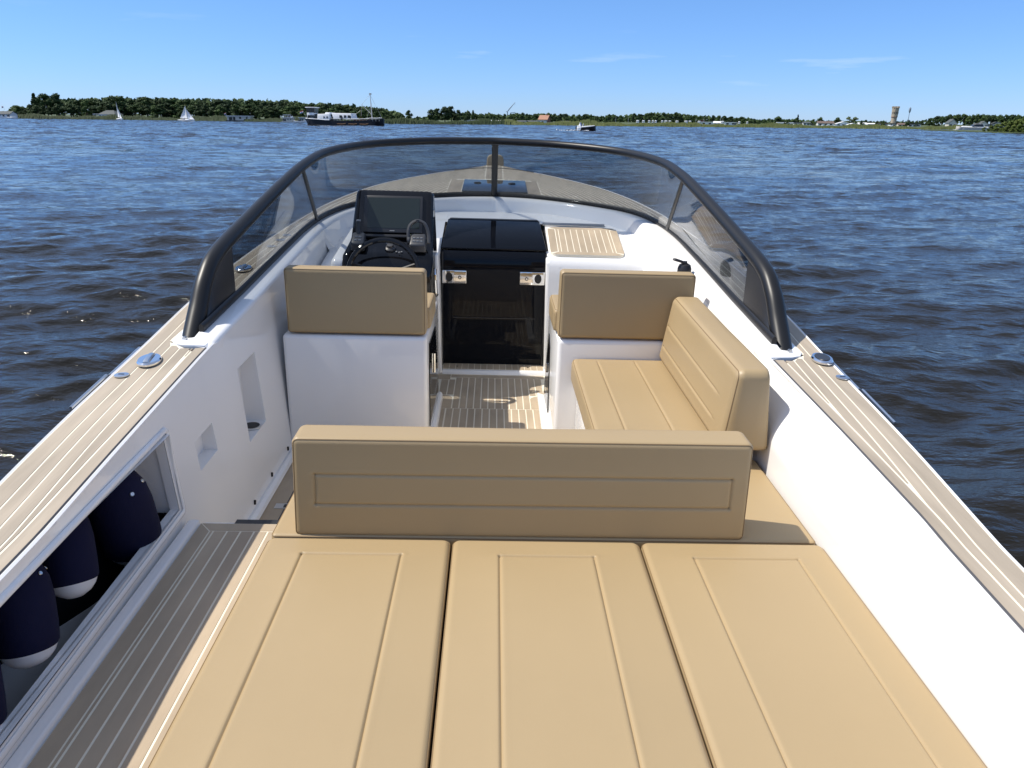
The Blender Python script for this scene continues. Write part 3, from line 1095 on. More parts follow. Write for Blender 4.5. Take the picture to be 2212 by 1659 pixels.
# --- seat modules
mb = MB().hexa([(-0.935, 3.2, 0), (-0.289, 3.2, 0), (-0.289, 3.93, 0), (-0.935, 3.93, 0), (-0.935, 3.2, 0.578), (-0.289, 3.2, 0.578), (-0.289, 3.90, 0.578), (-0.935, 3.90, 0.578)])
part(mb, 'helm_seat_base', M['gel'], bevel=0.02, seg=4)
mb = MB().hexa([(0.303, 3.2, 0), (0.93, 3.2, 0), (0.93, 3.93, 0), (0.303, 3.93, 0), (0.303, 3.2, 0.580), (0.93, 3.2, 0.580), (0.93, 3.80, 0.580), (0.303, 3.80, 0.580)])
part(mb, 'passenger_seat_base', M['gel'], bevel=0.02, seg=4)
# dark cabinet fronts facing the gangway
mb = MB().add([(-0.2885, 3.30, 0.10), (-0.2885, 3.84, 0.08), (-0.2885, 3.66, 0.50), (-0.2885, 3.30, 0.52), (-0.284, 3.30, 0.10), (-0.284, 3.84, 0.08), (-0.284, 3.66, 0.50), (-0.284, 3.30, 0.52)],
              [(3, 2, 1, 0), (4, 5, 6, 7), (0, 1, 5, 4), (1, 2, 6, 5), (2, 3, 7, 6), (3, 0, 4, 7)])
cab = part(mb, 'cabinet_front', M['gloss'], angle=20)
mb = MB().tube([(-0.281, 3.52, 0.40), (-0.281, 3.52, 0.30)], 0.005, 8)
mb.build('cabinet_latch', M['chrome'], cab)
mb = MB().add([(0.3025, 3.55, 0.08), (0.3025, 3.86, 0.06), (0.3025, 3.68, 0.47), (0.3025, 3.60, 0.42), (0.298, 3.55, 0.08), (0.298, 3.86, 0.06), (0.298, 3.68, 0.47), (0.298, 3.60, 0.42)],
              [(3, 2, 1, 0), (4, 5, 6, 7), (0, 1, 5, 4), (1, 2, 6, 5), (2, 3, 7, 6), (3, 0, 4, 7)])
cab2 = part(mb, 'cabinet_front', M['gloss'], angle=20)
mb = MB().tube([(0.295, 3.70, 0.30), (0.295, 3.70, 0.25)], 0.005, 8)
mb.build('cabinet_latch', M['chrome'], cab2)
# bright feet of the seat bases along the floor
for x in (-0.276, 0.290):
    mb = MB()
    w_ = 0.014 if x < 0 else 0.024
    mb.hexa([(x - w_, 3.2, 0.002), (x + w_, 3.2, 0.002), (x + w_, 3.93, 0.002), (x - w_, 3.93, 0.002), (x - w_, 3.2, 0.05), (x + w_ - 0.005, 3.2, 0.045), (x + w_ - 0.006, 3.915, 0.04), (x - w_, 3.93, 0.05)])
    part(mb, 'base_foot', M['gel'], bevel=0.008)

# bench base and aft seat base
mb = MB().box(0.400, 0.93, 2.28, 3.198, 0.0, 0.398)
part(mb, 'bench_base', M['gel'], bevel=0.015)
mb = MB().box(-0.560, 0.93, 2.056, 2.278, 0.0, 0.345)
part(mb, 'aft_seat_base', M['gel'], bevel=0.015)

# --- helm console
hp = [(4.36, 0.80), (4.330, 1.075), (4.318, 1.098), (4.295, 1.104), (4.275, 1.092), (4.165, 0.862), (4.150, 0.845), (4.060, 0.803), (4.035, 0.785), (4.010, 0.745), (3.995, 0.67), (4.000, 0.55), (4.05, 0.40), (4.25, 0.30)]


def cons_x(z):
    l = np.interp(z, [0.3, 0.60, 0.78, 0.83, 0.88, 1.10], [-0.815, -0.822, -0.820, -0.800, -0.786, -0.772])
    r_ = np.interp(z, [0.3, 0.70, 0.80, 0.84, 0.90, 1.10], [-0.350, -0.318, -0.330, -0.337, -0.338, -0.340])
    return float(l), float(r_)


G = []
for (y, z) in hp:
    l, r_ = cons_x(z)
    e = 0.03
    zz = z
    row = []
    for x, d in ((l, 0.030), (l + 0.006, 0.014), (l + 0.018, 0.004), (l + 0.035, 0), (r_ - 0.035, 0), (r_ - 0.018, 0.004), (r_ - 0.006, 0.014), (r_, 0.030)):
        row.append((x, y + d * 0.8, zz - d * (0.6 if z > 0.9 else 0.25)))
    G.append(row)
mb = MB().grid(G, flip=False)
for side in (0, 7):
    poly = [r[side] for r in G]
    c_ = [(poly[0][0], 4.36, poly[-1][2])]
    n_ = len(poly)
    V = poly + c_
    mb.add(V, [tuple(range(n_ + 1)) if side == 0 else tuple(range(n_, -1, -1))])
helm = part(mb, 'helm_console', M['gloss'], angle=40)


def face_pt(x, t, off=0.0):
    """point on the sloping instrument face, t = 0 bottom .. 1 top"""
    a = np.array([x, 4.165, 0.862]); b = np.array([x, 4.275, 1.092])
    nf = np.array([0, -0.902, 0.431])
    return tuple(a + (b - a) * t + nf * off)


def face_box(x0, x1, t0, t1, o0, o1):
    c = [face_pt(x0, t0, o0), face_pt(x1, t0, o0), face_pt(x1, t1, o0), face_pt(x0, t1, o0)]
    c += [face_pt(x0, t0, o1), face_pt(x1, t0, o1), face_pt(x1, t1, o1), face_pt(x0, t1, o1)]
    return MB().hexa(c)


scr = face_box(-0.722, -0.395, 0.10, 0.93, 0.0005, 0.012).build('chart_screen', M['satin'], helm, bevel=0.004)
face_box(-0.700, -0.412, 0.20, 0.88, 0.0122, 0.0135).build('display_panel', M['screen'], scr, angle=0)
face_box(-0.575, -0.548, 0.135, 0.150, 0.0122, 0.0130).build('screen_badge', M['btn'], scr, angle=0)
# lower shelf lip
mb = MB().tube([face_pt(x, 0.02, 0.010) for x in np.linspace(-0.72, -0.40, 10)], 0.010, 8)
mb.build('shelf_lip', M['satin'], helm)


def control(x0, x1, name, rows_, cols_):
    yb = 4.04
    mbx = MB().hexa([(x0, yb, 0.802), (x1, yb, 0.802), (x1, yb + 0.085, 0.842), (x0, yb + 0.085, 0.842), (x0 + 0.004, yb - 0.012, 0.850), (x1 - 0.004, yb - 0.012, 0.850), (x1 - 0.006, yb + 0.068, 0.900), (x0 + 0.006, yb + 0.068, 0.900)])
    ob = mbx.build(name, M['ctrl'], helm, bevel=0.010)
    wbt = (x1 - x0 - 0.036) / cols_
    for r_ in range(rows_):
        for c_ in range(cols_):
            xx = x0 + 0.018 + wbt * (c_ + 0.5)
            t = (r_ + 0.6) / (rows_ + 0.5) * 0.7 + 0.1
            p = np.array([xx, yb - 0.012 + 0.08 * t, 0.850 + 0.05 * t + 0.0012])
            MB().box(p[0] - wbt * 0.33, p[0] + wbt * 0.33, p[1] - 0.005, p[1] + 0.005, p[2] - 0.003, p[2] + 0.003).build('button', M['btn'], ob, angle=0)
    return ob


thr = control(-0.457, -0.363, 'throttle', 2, 3)
arch = smooth_path([(-0.462, 4.085, 0.862), (-0.464, 4.10, 0.905), (-0.455, 4.115, 0.940), (-0.425, 4.122, 0.962), (-0.400, 4.122, 0.962), (-0.372, 4.115, 0.945), (-0.354, 4.10, 0.90), (-0.350, 4.075, 0.850)], 5)
MB().tube(arch, 0.0095, 8).build('throttle_lever', M['ctrl'], thr)
MB().tube([(-0.414, 4.121, 0.955), (-0.414, 4.123, 0.970)], 0.012, 8).build('lever_joint', M['satin'], thr)
MB().lathe([(0.022, 0), (0.022, 0.012), (0.014, 0.018)], 14, mat=Matrix.Translation((-0.466, 4.075, 0.862)) @ Matrix.Rotation(math.radians(90), 4, 'Y')).build('pivot_cap', M['ctrl'], thr)
jo = control(-0.772, -0.693, 'thruster_control', 2, 2)
MB().tube([(-0.735, 4.10, 0.885), (-0.735, 4.115, 0.925), (-0.735, 4.12, 0.955)], [0.012, 0.013, 0.015], 10).build('joystick', M['satin'], jo)
MB().box(-0.746, -0.724, 4.108, 4.13, 0.955, 0.962).build('joystick_cap', M['btn'], jo)
kn = MB().lathe([(0.032, 0), (0.030, 0.012), (0.020, 0.018), (0.016, 0.030), (0.0, 0.032)], 18, mat=Matrix.Translation((-0.562, 4.085, 0.812)) @ Matrix.Rotation(math.radians(25), 4, 'X')).build('ignition_knob', M['ctrl'], helm)
MB().box(-0.585, -0.555, 4.082, 4.090, 0.842, 0.850).build('knob_mark', M['btn'], kn)
for k, x in enumerate((-0.525, -0.497, -0.508)):
    MB().lathe([(0.005, 0), (0.005, 0.005), (0.003, 0.006)], 10, o=(x, 4.055 - 0.018 * (k == 2), 0.802)).build('switch', M['btn'], helm)
# steering wheel, raked
WC = Vector((-0.578, 3.905, 0.715))
rk = math.radians(62)
wm = Matrix.Translation(WC) @ Matrix.Rotation(rk, 4, 'X')
ring = [tuple(wm @ Vector((0.185 * math.cos(t), 0.185 * math.sin(t), 0))) for t in np.linspace(0, 2 * math.pi, 49)]
sw = MB().tube(ring, 0.0145, 10, cap=False).build('steering_wheel', M['gloss'], helm)
mb = MB()
for a in (0.30, math.pi - 0.30, 1.5 * math.pi):
    mb.tube([tuple(wm @ Vector((0.03 * math.cos(a), 0.03 * math.sin(a), -0.03))), tuple(wm @ Vector((0.18 * math.cos(a), 0.18 * math.sin(a), 0)))], 0.010, 6)
mb.build('wheel_spokes', M['gasket'], sw)
MB().lathe([(0.05, -0.06), (0.05, -0.02), (0.044, -0.008), (0.03, -0.004)], 20, mat=wm).build('wheel_hub', M['gloss'], sw)
MB().tube([tuple(wm @ Vector((0.030 * math.cos(t), 0.030 * math.sin(t), -0.001))) for t in np.linspace(0.5, 2.64, 12)], 0.0015, 5).build('hub_badge', M['btn'], sw)
MB().tube([(WC.x, WC.y + 0.02, WC.z - 0.02), (WC.x, 4.06, 0.63)], 0.022, 10).build('steering_column', M['satin'], helm)
for x in (-0.47, -0.40):
    MB().box(x - 0.02, x + 0.02, 3.985, 3.994, 0.715, 0.727).build('rocker_switch', M['ctrl'], helm)

# --- planked tray on the starboard dash
DT = lambda y: np.interp(y, [4.425, 4.45, 4.50, 4.60, 4.97], [0.708, 0.728, 0.745, 0.768, 0.845])
ty0, ty1 = 4.447, 4.872


def tray_poly(x0, x1, y0, y1, r_):
    out = []
    for (cx_, cy_, a0) in ((x1 - r_, y0 + r_, -90), (x1 - r_, y1 - r_, 0), (x0 + r_, y1 - r_, 90), (x0 + r_, y0 + r_, 180)):
        for t in np.linspace(0, 90, 5):
            a = math.radians(a0 + t)
            out.append((cx_ + r_ * math.cos(a), cy_ + r_ * math.sin(a)))
    return out


def tf(h):
    return lambda x, y, z: (x, y, float(0.7345 + (y - 4.45) * 0.2375) + 0.006 + z + h)


TX0, TX1 = 0.350, 0.800
tray = part(MB().prism(tray_poly(TX0, TX1, ty0, ty1, 0.045), -0.012, 0.002, tf(0)), 'dash_tray', M['caulk'], angle=0)
ix0, ix1, iy0, iy1 = TX0 + 0.048, TX1 - 0.048, ty0 + 0.042, ty1 - 0.035


def tray_piece(poly):
    MB().prism(poly, -0.004, 0.0028, tf(0)).build('plank', M['teak_floor'], tray, angle=0)


q = tray_poly(TX0 + 0.001, TX1 - 0.001, ty0 + 0.001, ty1 - 0.001, 0.045)   # order: SE, NE, NW, SW corners (5 points each)
tray_piece([(ix0 + 0.004, iy0 - 0.003), (ix1 - 0.004, iy0 - 0.003)] [::-1] + q[17:20] + q[0:3])
tray_piece([(ix0 + 0.004, iy1 + 0.003), (ix1 - 0.004, iy1 + 0.003)] + q[7:10] + q[10:13])
tray_piece([(ix1 + 0.003, iy0 + 0.002), (ix1 + 0.003, iy1 - 0.002)][::-1] + q[3:5] + q[5:7])
tray_piece([(ix0 - 0.003, iy0 + 0.002), (ix0 - 0.003, iy1 - 0.002)] + q[13:15] + q[15:17])
cuts = [ix0, ix0 + 0.020] + list(np.linspace(ix0 + 0.020, ix1 - 0.020, 9))[1:] + [ix1]
for a, b in zip(cuts[:-1], cuts[1:]):
    tray_piece([(a + 0.0026, iy0), (b - 0.0026, iy0), (b - 0.0026, iy1), (a + 0.0026, iy1)])

# --- windscreen
ws = empty('windscreen')
ws.parent = boat
railL = RAIL * np.array([-1, 1, 1])
railfull = np.vstack([railL, RAIL[::-1][1:]])
n_ = len(railfull)
sarr = np.linspace(0, 1, n_)
rad = 0.0225 + 0.0095 * np.clip((np.abs(sarr - 0.5) - 0.16) / 0.30, 0, 1)
MB().tube(railfull, rad, 14, ry=rad * 1.12).build('top_rail', M['black'], ws, angle=60)
for s in (-1, 1):
    # clamp screw at the foot of the rail
    MB().tube([(s * 1.095, 2.575, 0.745), (s * 1.097, 2.563, 0.745)], 0.0075, 12).build('rail_screw', M['steel'], ws)
    # white foot moulding
    poly = [(1.004, 2.515), (1.085, 2.520), (1.125, 2.535), (1.142, 2.57), (1.142, 2.70), (1.12, 2.83), (1.03, 2.83), (1.004, 2.70)]
    poly = [(s * x, y) for x, y in poly]
    if s < 0: poly = poly[::-1]
    part(MB().prism(poly, -0.02, 0.006, lambda x, y, z: (x, y, float(sheer(y)) + z)), 'rail_foot', M['gel'], bevel=0.004)
# gasket along the base
bl = np.stack([-BASE[:, 0], BASE[:, 1], [base_z(y) for y in BASE[:, 1]]], 1)
br = bl * np.array([-1, 1, 1])
bfull = np.vstack([bl, br[::-1][1:]])
MB().tube(bfull + np.array([0, 0, 0.012]), 0.020, 8, ry=0.010).build('gasket', M['gasket'], ws, angle=60)


def pane(s, b0, b1, r0, r1, name, material, thick=0.006, n=28, e0=0.0, e1=0.0):
    """ruled pane between base curve part b0..b1 and rail part r0..r1 (fractions from foot to centre)"""
    bb = resample(np.stack([BASE[:, 0], BASE[:, 1], [base_z(y) for y in BASE[:, 1]]], 1), np.linspace(b0, b1, n))
    rr_ = resample(RAIL, np.linspace(r0, r1, n))
    G1, G2 = [], []
    for k in range(n):
        row = [bb[k] + (rr_[k] - bb[k]) * t for t in np.linspace(0.03, 0.985, 8)]
        G1.append(row)
    G1 = np.array(G1)
    tu = np.gradient(G1, axis=0); tv = np.gradient(G1, axis=1)
    nn = np.cross(tu, tv)
    nn /= np.linalg.norm(nn, axis=2)[..., None] + 1e-9
    G2 = G1 + nn * thick
    sc = np.array([s, 1, 1])
    mbp = MB().grid(G1 * sc, flip=(s < 0)).grid(G2 * sc, flip=(s > 0))
    for A, B in ((G1[0], G2[0]), (G1[-1], G2[-1]), (G1[:, 0], G2[:, 0]), (G1[:, -1], G2[:, -1])):
        mbp.grid(np.stack([A, B], 0) * sc)
    return mbp.build(name, material, ws, angle=60)


def frac(P, test):
    d = np.concatenate([[0], np.cumsum(np.linalg.norm(np.diff(P, axis=0), axis=1))])
    return float(np.interp(test, P[:, 1], d) / d[-1])


fb = lambda y: frac(np.stack([BASE[:, 0], BASE[:, 1]], 1), y)
fr_ = lambda y: frac(RAIL, y)
for s in (-1, 1):
    pane(s, fb(4.47), 1.0, fr_(3.90), 1.0, 'front_pane', M['glass'], n=44)
    pane(s, fb(3.00), fb(4.45), fr_(3.05), fr_(3.88), 'side_pane', M['glass'], n=24)
    pane(s, fb(2.64), fb(3.00), fr_(2.66), fr_(3.05), 'corner_panel', M['satin'], thick=0.010, n=12)
    b_ = resample(np.stack([BASE[:, 0], BASE[:, 1], [base_z(y) for y in BASE[:, 1]]], 1), [fb(4.46)])[0]
    t_ = resample(RAIL, [fr_(3.89)])[0]
    sc = np.array([s, 1, 1])
    MB().tube(np.array([b_, t_]) * sc, 0.016, 8, ry=0.007, up=(0, 1, 0)).build('mullion', M['black'], ws, angle=60)
MB().tube(np.array([(0.002, 5.458, 0.975), (0.002, 5.0, 1.355)]), 0.021, 8, ry=0.009, up=(1, 0, 0)).build('mullion', M['black'], ws, angle=60)

# --- deck hardware


def flush_cleat(x, y, ang, open_):
    z = float(sheer(y)) + 0.0028
    mm_ = Matrix.Translation((x, y, z)) @ Matrix.Rotation(ang, 4, 'Z') @ Matrix.Diagonal((1.0, 0.62, 1.0, 1.0))
    ob = MB().lathe([(0.060, 0.0), (0.060, 0.006), (0.054, 0.011), (0.0, 0.012)], 28, mat=mm_).build('cleat', M['chrome'], boat)
    mm2 = Matrix.Translation((x, y, z + 0.011)) @ Matrix.Rotation(ang, 4, 'Z')
    if open_:
        pts = [tuple(mm2 @ Vector(p)) for p in ((-0.046, 0, 0.0), (-0.034, 0, 0.004), (0.034, 0, 0.004), (0.046, 0, 0.0))]
        MB().tube(pts, 0.005, 8, ry=0.010).build('cleat_bar', M['steel'], ob)
    else:
        MB().lathe([(0.044, 0.0), (0.042, 0.0025)], 24, mat=mm2 @ Matrix.Diagonal((1.0, 0.6, 1, 1))).build('cleat_bar', M['satin'], ob)


def deck_cap(x, y, r_=0.022):
    z = float(sheer(y)) + 0.0028
    ob = MB().lathe([(r_, 0), (r_, 0.003), (r_ * 0.6, 0.0045), (0, 0.005)], 20, o=(x, y, z)).build('deck_filler', M['steel'], boat)
    MB().box(x - r_ * 0.4, x + r_ * 0.4, y - 0.002, y + 0.002, z + 0.004, z + 0.0058).build('filler_slot', M['satin'], ob)


flush_cleat(-1.135, 2.365, math.radians(100), True)
flush_cleat(1.190, 2.505, math.radians(80), False)
deck_cap(-1.172, 2.245)
deck_cap(1.196, 2.345)
flush_cleat(-1.175, 3.50, math.radians(95), True)
for y in (3.93, 4.07, 4.18):
    deck_cap(-1.165 + (y - 3.9) * 0.06, y, 0.024)
# little fitting at the port bow edge
deck_cap(-0.60, 6.45, 0.028)

# ---------------------------------------------------------------- cushions (things of their own)


def cushion(name, corners, U, V, T, r=0.02, grooves=(), crown=0.008, gd=0.006, gw=0.0045, rc=0.03, step=0.03, label='', cat='cushion', group=None, back_r=0.012, seam=True, seam_d=0.35, bulge=0.0):
    """upholstered block. corners: 8 boat-frame points, order (u0v0,u1v0,u1v1,u0v1) at w=0 then w=1.  u, v in metres span U x V, thickness T"""
    C = np.array(corners, float)

    def lines(Lm, axis):
        s = list(np.arange(0, Lm, step)) + [Lm]
        for e in (0.06, 0.16, 0.32, 0.55, 0.8, 1.0, 1.3):
            s += [r * e, Lm - r * e]
        for (a, b) in grooves:
            if abs(a[axis] - b[axis]) < 1e-6:
                for o in (-6, -3.5, -2, -1.2, -0.6, 0, 0.6, 1.2, 2, 3.5, 6):
                    s.append(a[axis] + o * gw)
        s = np.array(sorted(x for x in s if 0 <= x <= Lm))
        keep = [s[0]]
        for x in s[1:]:
            if x - keep[-1] > 0.0007:
                keep.append(x)
        keep[-1] = Lm
        return np.array(keep)
    us, vs = lines(U, 0), lines(V, 1)
    A, B = np.meshgrid(us, vs, indexing='ij')

    def sd(a, b):  # inside distance to the rounded rectangle
        qx = np.abs(a - U / 2) - (U / 2 - rc)
        qy = np.abs(b - V / 2) - (V / 2 - rc)
        return -(np.sqrt(np.maximum(qx, 0) ** 2 + np.maximum(qy, 0) ** 2) + np.minimum(np.maximum(qx, qy), 0) - rc)
    # pull the corner points in onto the rounded outline
    cxx = np.clip(A, rc, U - rc); cyy = np.clip(B, rc, V - rc)
    dx, dy = A - cxx, B - cyy
    dl = np.sqrt(dx * dx + dy * dy) + 1e-12
    k = np.minimum(1, rc / dl)
    A2, B2 = cxx + dx * k, cyy + dy * k
    d = np.clip(sd(A2, B2), 0, None)
    fil = np.where(d < r, np.sqrt(np.maximum(r * r - (r - np.minimum(d, r)) ** 2, 0)), r)
    W = T - r + fil
    sm = np.clip(d / 0.16, 0, 1)
    W += crown * (sm * sm * (3 - 2 * sm))
    for (a, b) in grooves:
        a = np.array(a); b = np.array(b)
        ab = b - a
        t = np.clip(((A2 - a[0]) * ab[0] + (B2 - a[1]) * ab[1]) / (ab @ ab), 0, 1)
        gdist = np.sqrt((A2 - a[0] - t * ab[0]) ** 2 + (B2 - a[1] - t * ab[1]) ** 2)
        W += -gd * np.exp(-(gdist / gw) ** 2) + gd * 0.16 * np.exp(-((gdist - 3.0 * gw) / (2.2 * gw)) ** 2)

    def P(a, b, w):
        fa, fb_, fw = (a / U)[..., None], (b / V)[..., None], (w / T)[..., None]
        lo = (C[0] * (1 - fa) + C[1] * fa) * (1 - fb_) + (C[3] * (1 - fa) + C[2] * fa) * fb_
        hi = (C[4] * (1 - fa) + C[5] * fa) * (1 - fb_) + (C[7] * (1 - fa) + C[6] * fa) * fb_
        return lo * (1 - fw) + hi * fw
    top = P(A2, B2, W)
    org = C[:4].mean(0)
    root = empty(name, matrix=BOAT @ Matrix.Translation(org), label=label, cat=cat, group=group)
    mbx = MB()
    ref = np.cross(C[1] - C[0], C[3] - C[0]) @ (C[4] - C[0])
    fl = ref < 0
    mbx.grid(top - org, flip=fl)
    na, nb = A.shape
    bi = [(i, 0) for i in range(na)] + [(na - 1, j) for j in range(1, nb)] + [(i, nb - 1) for i in range(na - 2, -1, -1)] + [(0, j) for j in range(nb - 2, 0, -1)]
    ba = np.array([A2[i] for i in bi]); bb = np.array([B2[i] for i in bi])
    inx = U / 2 - ba; iny = V / 2 - bb
    rings = []
    for wv, ins in ((T - r, 0), ((T - r) * 0.75, -bulge), ((T - r) * 0.4, -bulge), (back_r, 0), (back_r * 0.3, back_r * 0.3), (0, back_r)):
        ln = np.sqrt(inx ** 2 + iny ** 2)
        rings.append(P(ba + np.clip(inx / ln, -1, 1) * ins, bb + np.clip(iny / ln, -1, 1) * ins, np.full_like(ba, wv)) - org)
    mbx.grid(np.stack(rings, 1).astype(float), flip=fl, closed_u=True)
    nb_ = len(bi)
    mbx.add(rings[-1], [tuple(range(nb_)) if fl else tuple(range(nb_ - 1, -1, -1))])
    # weld the border of the top to the side rings
    ob = mbx.build('cover', M['leather'], root, angle=0)
    me = ob.data
    bm = bmesh.new(); bm.from_mesh(me)
    bmesh.ops.remove_doubles(bm, verts=bm.verts, dist=2e-5)
    bmesh.ops.recalc_face_normals(bm, faces=bm.faces)
    bm.to_mesh(me); bm.free()
    me.polygons.foreach_set('use_smooth', [True] * len(me.polygons))
    me.set_sharp_from_angle(angle=math.radians(60))
    if seam:
        off = r * seam_d
        ln = np.maximum(np.sqrt(inx ** 2 + iny ** 2), 1e-6)
        # inset the outline by 'off'
        c2x = np.clip(ba, rc, U - rc); c2y = np.clip(bb, rc, V - rc)
        ddx, ddy = ba - c2x, bb - c2y
        l2 = np.sqrt(ddx ** 2 + ddy ** 2) + 1e-12
        kk = (rc - off) / np.maximum(l2, 1e-9)
        sa, sb = c2x + ddx * kk, c2y + ddy * kk
        ws_ = T - r + math.sqrt(max(r * r - (r - off) ** 2, 0)) + 0.0002
        pt = P(sa, sb, np.full_like(sa, ws_)) - org
        pt = np.vstack([pt, pt[:1]])
        keepi = [0]
        for i in range(1, len(pt)):
            if np.linalg.norm(pt[i] - pt[keepi[-1]]) > 0.004:
                keepi.append(i)
        pt = pt[keepi]
        pt = np.vstack([pt, pt[:1]])
        MB().tube(pt, 0.0016, 5, cap=False).build('piping', M['piping'], root, angle=60)
    return root


def flat_block(x0, x1, y0, y1, z0, z1):
    return [(x0, y0, z0), (x1, y0, z0), (x1, y1, z0), (x0, y1, z0), (x0, y0, z1), (x1, y0, z1), (x1, y1, z1), (x0, y1, z1)]


SP = 'sun pad cushions'
ya, yb = 0.30, 1.752
for (x0, x1, gx0, gx1, lab, skew) in ((-0.590, -0.0985, -0.480, -0.223, 'tan sun pad cushion beside the teak walkway, leftmost of the three', 0),
                                      (-0.0935, 0.4155, 0.034, 0.282, 'middle tan sun pad cushion between the two outer sun pads', 0),
                                      (0.4205, 0.925, 0.548, 0.825, 'tan sun pad cushion against the sunlit white cockpit side, rightmost of the three', 0)):
    U, V = x1 - x0, yb - ya
    gy = 1.664 - ya
    gs = [((gx0 - x0, 0.20), (gx0 - x0, gy)), ((gx1 - x0, 0.20), (gx1 - x0, gy)), ((gx0 - x0, gy), (gx1 - x0, gy)), ((gx0 - x0, 0.20), (gx1 - x0, 0.20))]
    cushion('sun_pad', flat_block(x0, x1, ya, yb, 0.309, 0.445), U, V, 0.136, r=0.016, grooves=gs, crown=0.006, gd=0.0042, gw=0.0030, rc=0.022, label=lab, group=SP, seam_d=0.12)

cushion('seat_cushion', flat_block(-0.588, 0.915, 1.757, 2.285, 0.348, 0.444), 1.498, 0.527, 0.104, r=0.012, crown=0.004, rc=0.012,
        label='wide tan seat cushion under the long bolster, in front of the sun pads', cat='cushion', seam_d=0.15)

# long bolster: its stitched face looks aft.  u along x, v up, w aft
def upright(x0, x1, z0, z1, yf0, yb0, yf1, yb1, x0t=None, x1t=None, zl=0.0):
    """block whose w axis points aft; yb* are the front (w=0) and yf* the aft (w=1) face at bottom / top"""
    x0t = x0 if x0t is None else x0t
    x1t = x1 if x1t is None else x1t
    return [(x0, yb0, z0), (x1, yb0, z0 + zl), (x1t, yb1, z1 + zl), (x0t, yb1, z1), (x0, yf0, z0), (x1, yf0, z0 + zl), (x1t, yf1, z1 + zl), (x0t, yf1, z1)]


bo = upright(-0.525, 0.712, 0.436, 0.728, 1.762, 1.880, 1.768, 1.862, -0.516, 0.704, 0.004)
gl = [((0.060, 0.101), (1.185, 0.101)), ((0.060, 0.188), (1.185, 0.188)), ((0.060, 0.101), (0.060, 0.188)), ((1.185, 0.101), (1.185, 0.188))]
cushion('long_bolster', bo, 1.237, 0.292, 0.115, r=0.016, grooves=gl, crown=0.003, gd=0.0040, gw=0.0030, rc=0.018,
        label='long tan backrest bolster with stitched panel standing across the boat', cat='bolster', seam_d=0.30)

SB = 'front seat backrests'
cushion('back_cushion', upright(-0.909, -0.291, 0.584, 0.878, 3.198, 3.315, 3.205, 3.275, -0.909, -0.292), 0.618, 0.294, 0.11, r=0.020, crown=0.003, rc=0.018,
        label='plain tan backrest of the helm seat, behind the black helm console', cat='backrest', group=SB, seam_d=0.30)
cushion('back_cushion', upright(0.300, 0.902, 0.586, 0.890, 3.198, 3.315, 3.205, 3.275, 0.301, 0.900), 0.602, 0.304, 0.11, r=0.020, crown=0.003, rc=0.018,
        label='plain tan backrest beside the water bottle, in front of the side bench', cat='backrest', group=SB, seam_d=0.30)
cushion('seat_cushion', flat_block(-0.900, -0.280, 3.318, 3.63, 0.582, 0.685), 0.62, 0.312, 0.103, r=0.018, crown=0.004, rc=0.02,
        label='tan helm seat cushion peeking out beside the steel grab handle', cat='cushion')
cushion('seat_cushion', flat_block(0.288, 0.900, 3.318, 3.63, 0.584, 0.690), 0.612, 0.312, 0.106, r=0.018, crown=0.004, rc=0.02,
        label='tan passenger seat cushion peeking out beside the dark cabin door', cat='cushion')

# side bench: long seat with two pleats, backrest leaning on the starboard wall
gs = [((0.112, 0.03), (0.112, 0.86)), ((0.280, 0.03), (0.280, 0.86))]
cushion('bench_cushion', flat_block(0.366, 0.815, 2.282, 3.190, 0.399, 0.500), 0.449, 0.908, 0.101, r=0.020, grooves=gs, crown=0.005, rc=0.03, gd=0.0042, gw=0.0032,
        label='tan side bench seat cushion with two lengthwise pleats', cat='cushion', seam_d=0.25)
# u along y (aft -> forward), v up, w towards the gangway
bk = [(0.925, 2.205, 0.502), (0.925, 3.19, 0.502), (0.905, 3.19, 0.800), (0.893, 2.205, 0.788), (0.757, 2.205, 0.502), (0.757, 3.19, 0.502), (0.800, 3.19, 0.800), (0.789, 2.205, 0.788)]
gs = [((0.14, 0.075), (0.93, 0.075)), ((0.14, 0.165), (0.93, 0.165))]
cushion('back_cushion', bk, 0.985, 0.29, 0.12, r=0.028, grooves=gs, crown=0.005, rc=0.03, gd=0.0042, gw=0.0032,
        label='tan pleated side bench backrest leaning along the sunlit white wall', cat='backrest', seam_d=0.30)

# ---------------------------------------------------------------- loose things aboard


def bottle():
    org = Vector((0.945, 3.60, 0.60))
    root = empty('water_bottle', matrix=BOAT @ Matrix.Translation(org), label='white drinking bottle with black flip lid behind the right front backrest', cat='bottle')
    MB().lathe([(0.034, 0), (0.036, 0.01), (0.036, 0.195), (0.030, 0.212), (0.0, 0.214)], 24).build('body', M['white'], root)
    MB().lathe([(0.033, 0.205), (0.034, 0.21), (0.034, 0.240), (0.028, 0.258), (0.014, 0.266), (0, 0.267)], 24).build('lid', M['satin'], root)
    pts = smooth_path([(0.012, -0.012, 0.262), (-0.02, -0.012, 0.274), (-0.05, -0.012, 0.282), (-0.057, 0.0, 0.283), (-0.05, 0.012, 0.282), (-0.02, 0.012, 0.274), (0.012, 0.012, 0.262)], 4)
    MB().tube(pts, 0.0055, 8).build('carry_loop', M['satin'], root)
    MB().lathe([(0.012, 0.262), (0.010, 0.276), (0, 0.277)], 12).build('spout', M['satin'], root)


bottle()
# shelf that carries the bottle
part(MB().box(0.86, 0.99, 3.50, 3.70, 0.56, 0.598), 'side_shelf', M['gel'], bevel=0.01)


